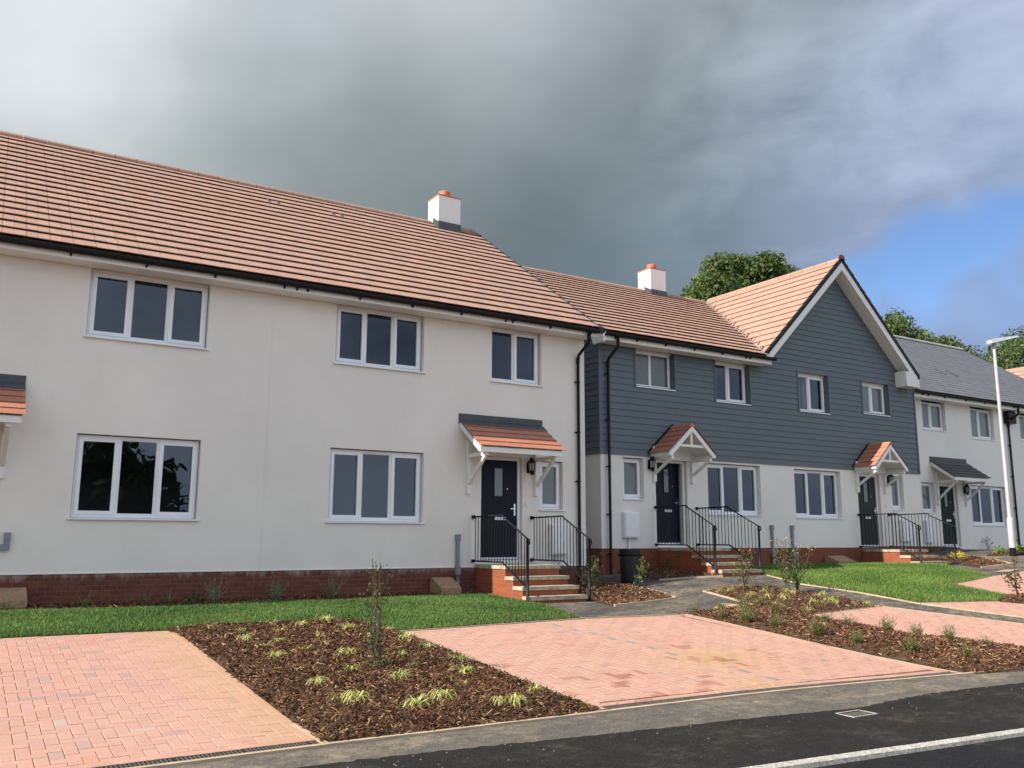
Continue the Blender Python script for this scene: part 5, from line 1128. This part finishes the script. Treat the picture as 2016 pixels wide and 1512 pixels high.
# ------------------------------------------------------------------ light, sky, camera
ELEV, AZ = math.radians(35), math.radians(1.2)
to_sun = Vector((-math.cos(ELEV)*math.cos(AZ), math.cos(ELEV)*math.sin(AZ), math.sin(ELEV)))
sd = bpy.data.lights.new('sun', 'SUN'); sd.energy = 5.0; sd.angle = math.radians(.53); sd.color = (1, .93, .82)
so = bpy.data.objects.new('sun', sd); C.objects.link(so); so.rotation_euler = to_sun.to_track_quat('Z', 'Y').to_euler()
wd = bpy.data.worlds.new('World'); bpy.context.scene.world = wd; wd.use_nodes = True; nt = wd.node_tree
for q in list(nt.nodes): nt.nodes.remove(q)
out = N(nt, 'ShaderNodeOutputWorld'); tc = N(nt, 'ShaderNodeTexCoord')
sky = N(nt, 'ShaderNodeTexSky'); sky.sky_type = 'NISHITA'; sky.sun_disc = False; sky.sun_elevation = ELEV; sky.sun_rotation = math.atan2(to_sun.x, to_sun.y)
tint = mix(nt, 1., sky.outputs[0], (.82, 1.0, 1.28), 'MULTIPLY'); bgs = N(nt, 'ShaderNodeBackground', Strength=.085); L(nt, tint, bgs.inputs[0])
CR, CU, CF = Vector((.8501,-.5266,.0033)), Vector((-.0931,-.1442,.9852)), Vector((.5183,.8378,.1716))
def pdir(px, py): return (CF+CR*((px-1008)/1743)-CU*((py-756)/1743)).normalized()
# wobble the lookup direction so that every cloud edge is ragged
nz = N(nt, 'ShaderNodeTexNoise', Scale=2.2, Detail=5, Roughness=.5); mp = N(nt, 'ShaderNodeMapping'); mp.inputs['Scale'].default_value = (1,1,1.8); L(nt, tc.outputs['Generated'], mp.inputs[0]); L(nt, mp.outputs[0], nz.inputs['Vector'])
sub = N(nt, 'ShaderNodeVectorMath', operation='SUBTRACT'); L(nt, nz.outputs['Color'], sub.inputs[0]); sub.inputs[1].default_value = (.5,.5,.5)
sca = N(nt, 'ShaderNodeVectorMath', operation='SCALE'); L(nt, sub.outputs[0], sca.inputs[0]); sca.inputs['Scale'].default_value = .27
add = N(nt, 'ShaderNodeVectorMath', operation='ADD'); L(nt, tc.outputs['Generated'], add.inputs[0]); L(nt, sca.outputs[0], add.inputs[1])
nrm = N(nt, 'ShaderNodeVectorMath', operation='NORMALIZE'); L(nt, add.outputs[0], nrm.inputs[0]); DIR = nrm.outputs[0]
def blob(d, r_in, r_out, src=None):
    """1 inside r_in degrees of direction d, fading to 0 at r_out"""
    dp = N(nt, 'ShaderNodeVectorMath', operation='DOT_PRODUCT'); L(nt, src or DIR, dp.inputs[0]); dp.inputs[1].default_value = d
    mr = N(nt, 'ShaderNodeMapRange', interpolation_type='SMOOTHSTEP'); L(nt, dp.outputs['Value'], mr.inputs[0]); mr.inputs[1].default_value = math.cos(math.radians(r_out)); mr.inputs[2].default_value = math.cos(math.radians(r_in)); return mr.outputs[0]
def math_(op, a, b):
    m = N(nt, 'ShaderNodeMath', operation=op)
    for s, v in ((m.inputs[0], a), (m.inputs[1], b)):
        if isinstance(v, (int, float)): s.default_value = v
        else: L(nt, v, s)
    return m.outputs[0]
# cloud tones read off in a number of directions, blended smoothly between them
def lin(c): return tuple(((v/255+.055)/1.055)**2.4/1.558 for v in c)
TONES = [(800,20,212,218,222),(900,150,166,178,183),(1150,160,148,160,167),(800,300,138,150,155),(450,300,160,170,172),(1620,270,160,175,196),(1500,230,158,173,192),(1330,330,128,143,153),(200,40,228,232,238),(300,200,196,204,207),(800,200,157,168,173),(1200,60,164,174,180),(1500,60,144,155,164),(1200,250,133,147,155),(600,300,142,153,154),(1000,300,123,138,144),(974,400,118,132,140),
         (1700,180,164,179,204),(1750,290,164,178,204),(1560,380,149,165,188),(1300,420,133,150,164),(1150,500,114,131,142),(1980,300,146,165,196),(1960,640,143,166,205),(1700,450,148,170,212),(590,118,192,200,208),(984,39,190,198,206),
         (1417,255,162,176,192),(1929,98,179,191,216),(39,118,223,228,231),(100,400,190,198,200),(-500,200,228,230,230),(400,-500,205,212,218),(1200,-500,175,184,192),(2000,-400,175,188,210),(2600,300,160,178,208),(2600,700,160,178,208),(-400,900,225,225,222),(1000,900,120,134,142)]
acc = wsum = None
for px, py, *c in TONES:
    if 550 < px < 1400 and 120 < py < 520: c = [v*.945 for v in c]   # the heavy middle of the cloud
    dp = N(nt, 'ShaderNodeVectorMath', operation='DOT_PRODUCT'); L(nt, DIR, dp.inputs[0]); dp.inputs[1].default_value = pdir(px, py)
    e = math_('EXPONENT', math_('MULTIPLY', math_('SUBTRACT', dp.outputs['Value'], 1.), 330.), 0); e = math_('ADD', e, 1e-9)
    v = N(nt, 'ShaderNodeVectorMath', operation='SCALE'); v.inputs[0].default_value = lin(c); L(nt, e, v.inputs['Scale'])
    if acc is None: acc, wsum = v.outputs[0], e
    else:
        ad = N(nt, 'ShaderNodeVectorMath', operation='ADD'); L(nt, acc, ad.inputs[0]); L(nt, v.outputs[0], ad.inputs[1]); acc = ad.outputs[0]; wsum = math_('ADD', wsum, e)
dv = N(nt, 'ShaderNodeVectorMath', operation='SCALE'); L(nt, acc, dv.inputs[0]); L(nt, math_('DIVIDE', 1., wsum), dv.inputs['Scale']); cur = dv.outputs[0]
# the cloud bank behind the viewer is bright
cur = mix(nt, blob(Vector((.1,-.97,.20)).normalized(), 18, 72), cur, (.62,.69,.80))
cur = mix(nt, math_('MULTIPLY', blob(Vector((-.95,.0,.33)).normalized(), 8, 45), .6), cur, (.72,.70,.68))
# broad light and dark banks, and pale wisps in the right half of the view
n3_ = N(nt, 'ShaderNodeTexNoise', Scale=3.0, Detail=6, Roughness=.55); L(nt, mp.outputs[0], n3_.inputs['Vector'])
big_ = ramp(nt, n3_.outputs[0], [(.34,(.45,.50,.58)),(.66,(1.42,1.40,1.34))]); cur = mix(nt, blob(Vector((.1,-.97,.20)).normalized(), 40, 85), cur, mix(nt, 1., cur, big_.outputs[0], 'MULTIPLY'))
n6_ = N(nt, 'ShaderNodeTexNoise', Scale=6., Detail=7, Roughness=.55, Distortion=.3); L(nt, mp.outputs[0], n6_.inputs['Vector'])
wis = ramp(nt, n6_.outputs[0], [(.38,(.82,.83,.86)),(.62,(1.22,1.20,1.17))]); cur = mix(nt, blob(pdir(1650,230), 4, 17, tc.outputs['Generated']), cur, mix(nt, 1., cur, wis.outputs[0], 'MULTIPLY'))
# fine cloud texture
n2_ = N(nt, 'ShaderNodeTexNoise', Scale=5., Detail=8, Roughness=.6); L(nt, add.outputs[0], n2_.inputs['Vector'])
tex = ramp(nt, n2_.outputs[0], [(.3,(.92,.92,.92)),(.7,(1.08,1.08,1.08))]); cur = mix(nt, 1., cur, tex.outputs[0], 'MULTIPLY')
bgc = N(nt, 'ShaderNodeBackground', Strength=1.); L(nt, cur, bgc.inputs[0])
hole = math_('MAXIMUM', blob(pdir(1830,520), 2.2, 5.4), math_('MULTIPLY', blob(pdir(1990,520), 2.5, 5.6), .95)); hole = math_('MAXIMUM', hole, math_('MULTIPLY', blob(pdir(1660,560), 1.2, 3.6), .9))
low = math_('MULTIPLY', blob(pdir(1960,640), .6, 3.4), .75); low = math_('MAXIMUM', low, math_('MULTIPLY', blob(pdir(2120,560), .6, 4.0), .8))
hole = math_('MULTIPLY', hole, math_('SUBTRACT', 1., low))
ms = N(nt, 'ShaderNodeMixShader'); L(nt, hole, ms.inputs[0]); L(nt, bgc.outputs[0], ms.inputs[1]); L(nt, bgs.outputs[0], ms.inputs[2]); L(nt, ms.outputs[0], out.inputs[0])

cam = bpy.data.cameras.new('camera'); co = bpy.data.objects.new('camera', cam); C.objects.link(co)
cam.sensor_fit = 'HORIZONTAL'; cam.sensor_width = 36; cam.lens = 1743/2016*36; cam.clip_end = 3000; cam.clip_start = .05
co.matrix_world = Matrix(((CR.x,CU.x,-CF.x,0),(CR.y,CU.y,-CF.y,0),(CR.z,CU.z,-CF.z,0),(0,0,0,1)))
sc = bpy.context.scene; sc.camera = co
sc.view_settings.view_transform = 'Standard'; sc.view_settings.look = 'None'; sc.view_settings.exposure = .64; sc.view_settings.gamma = 1
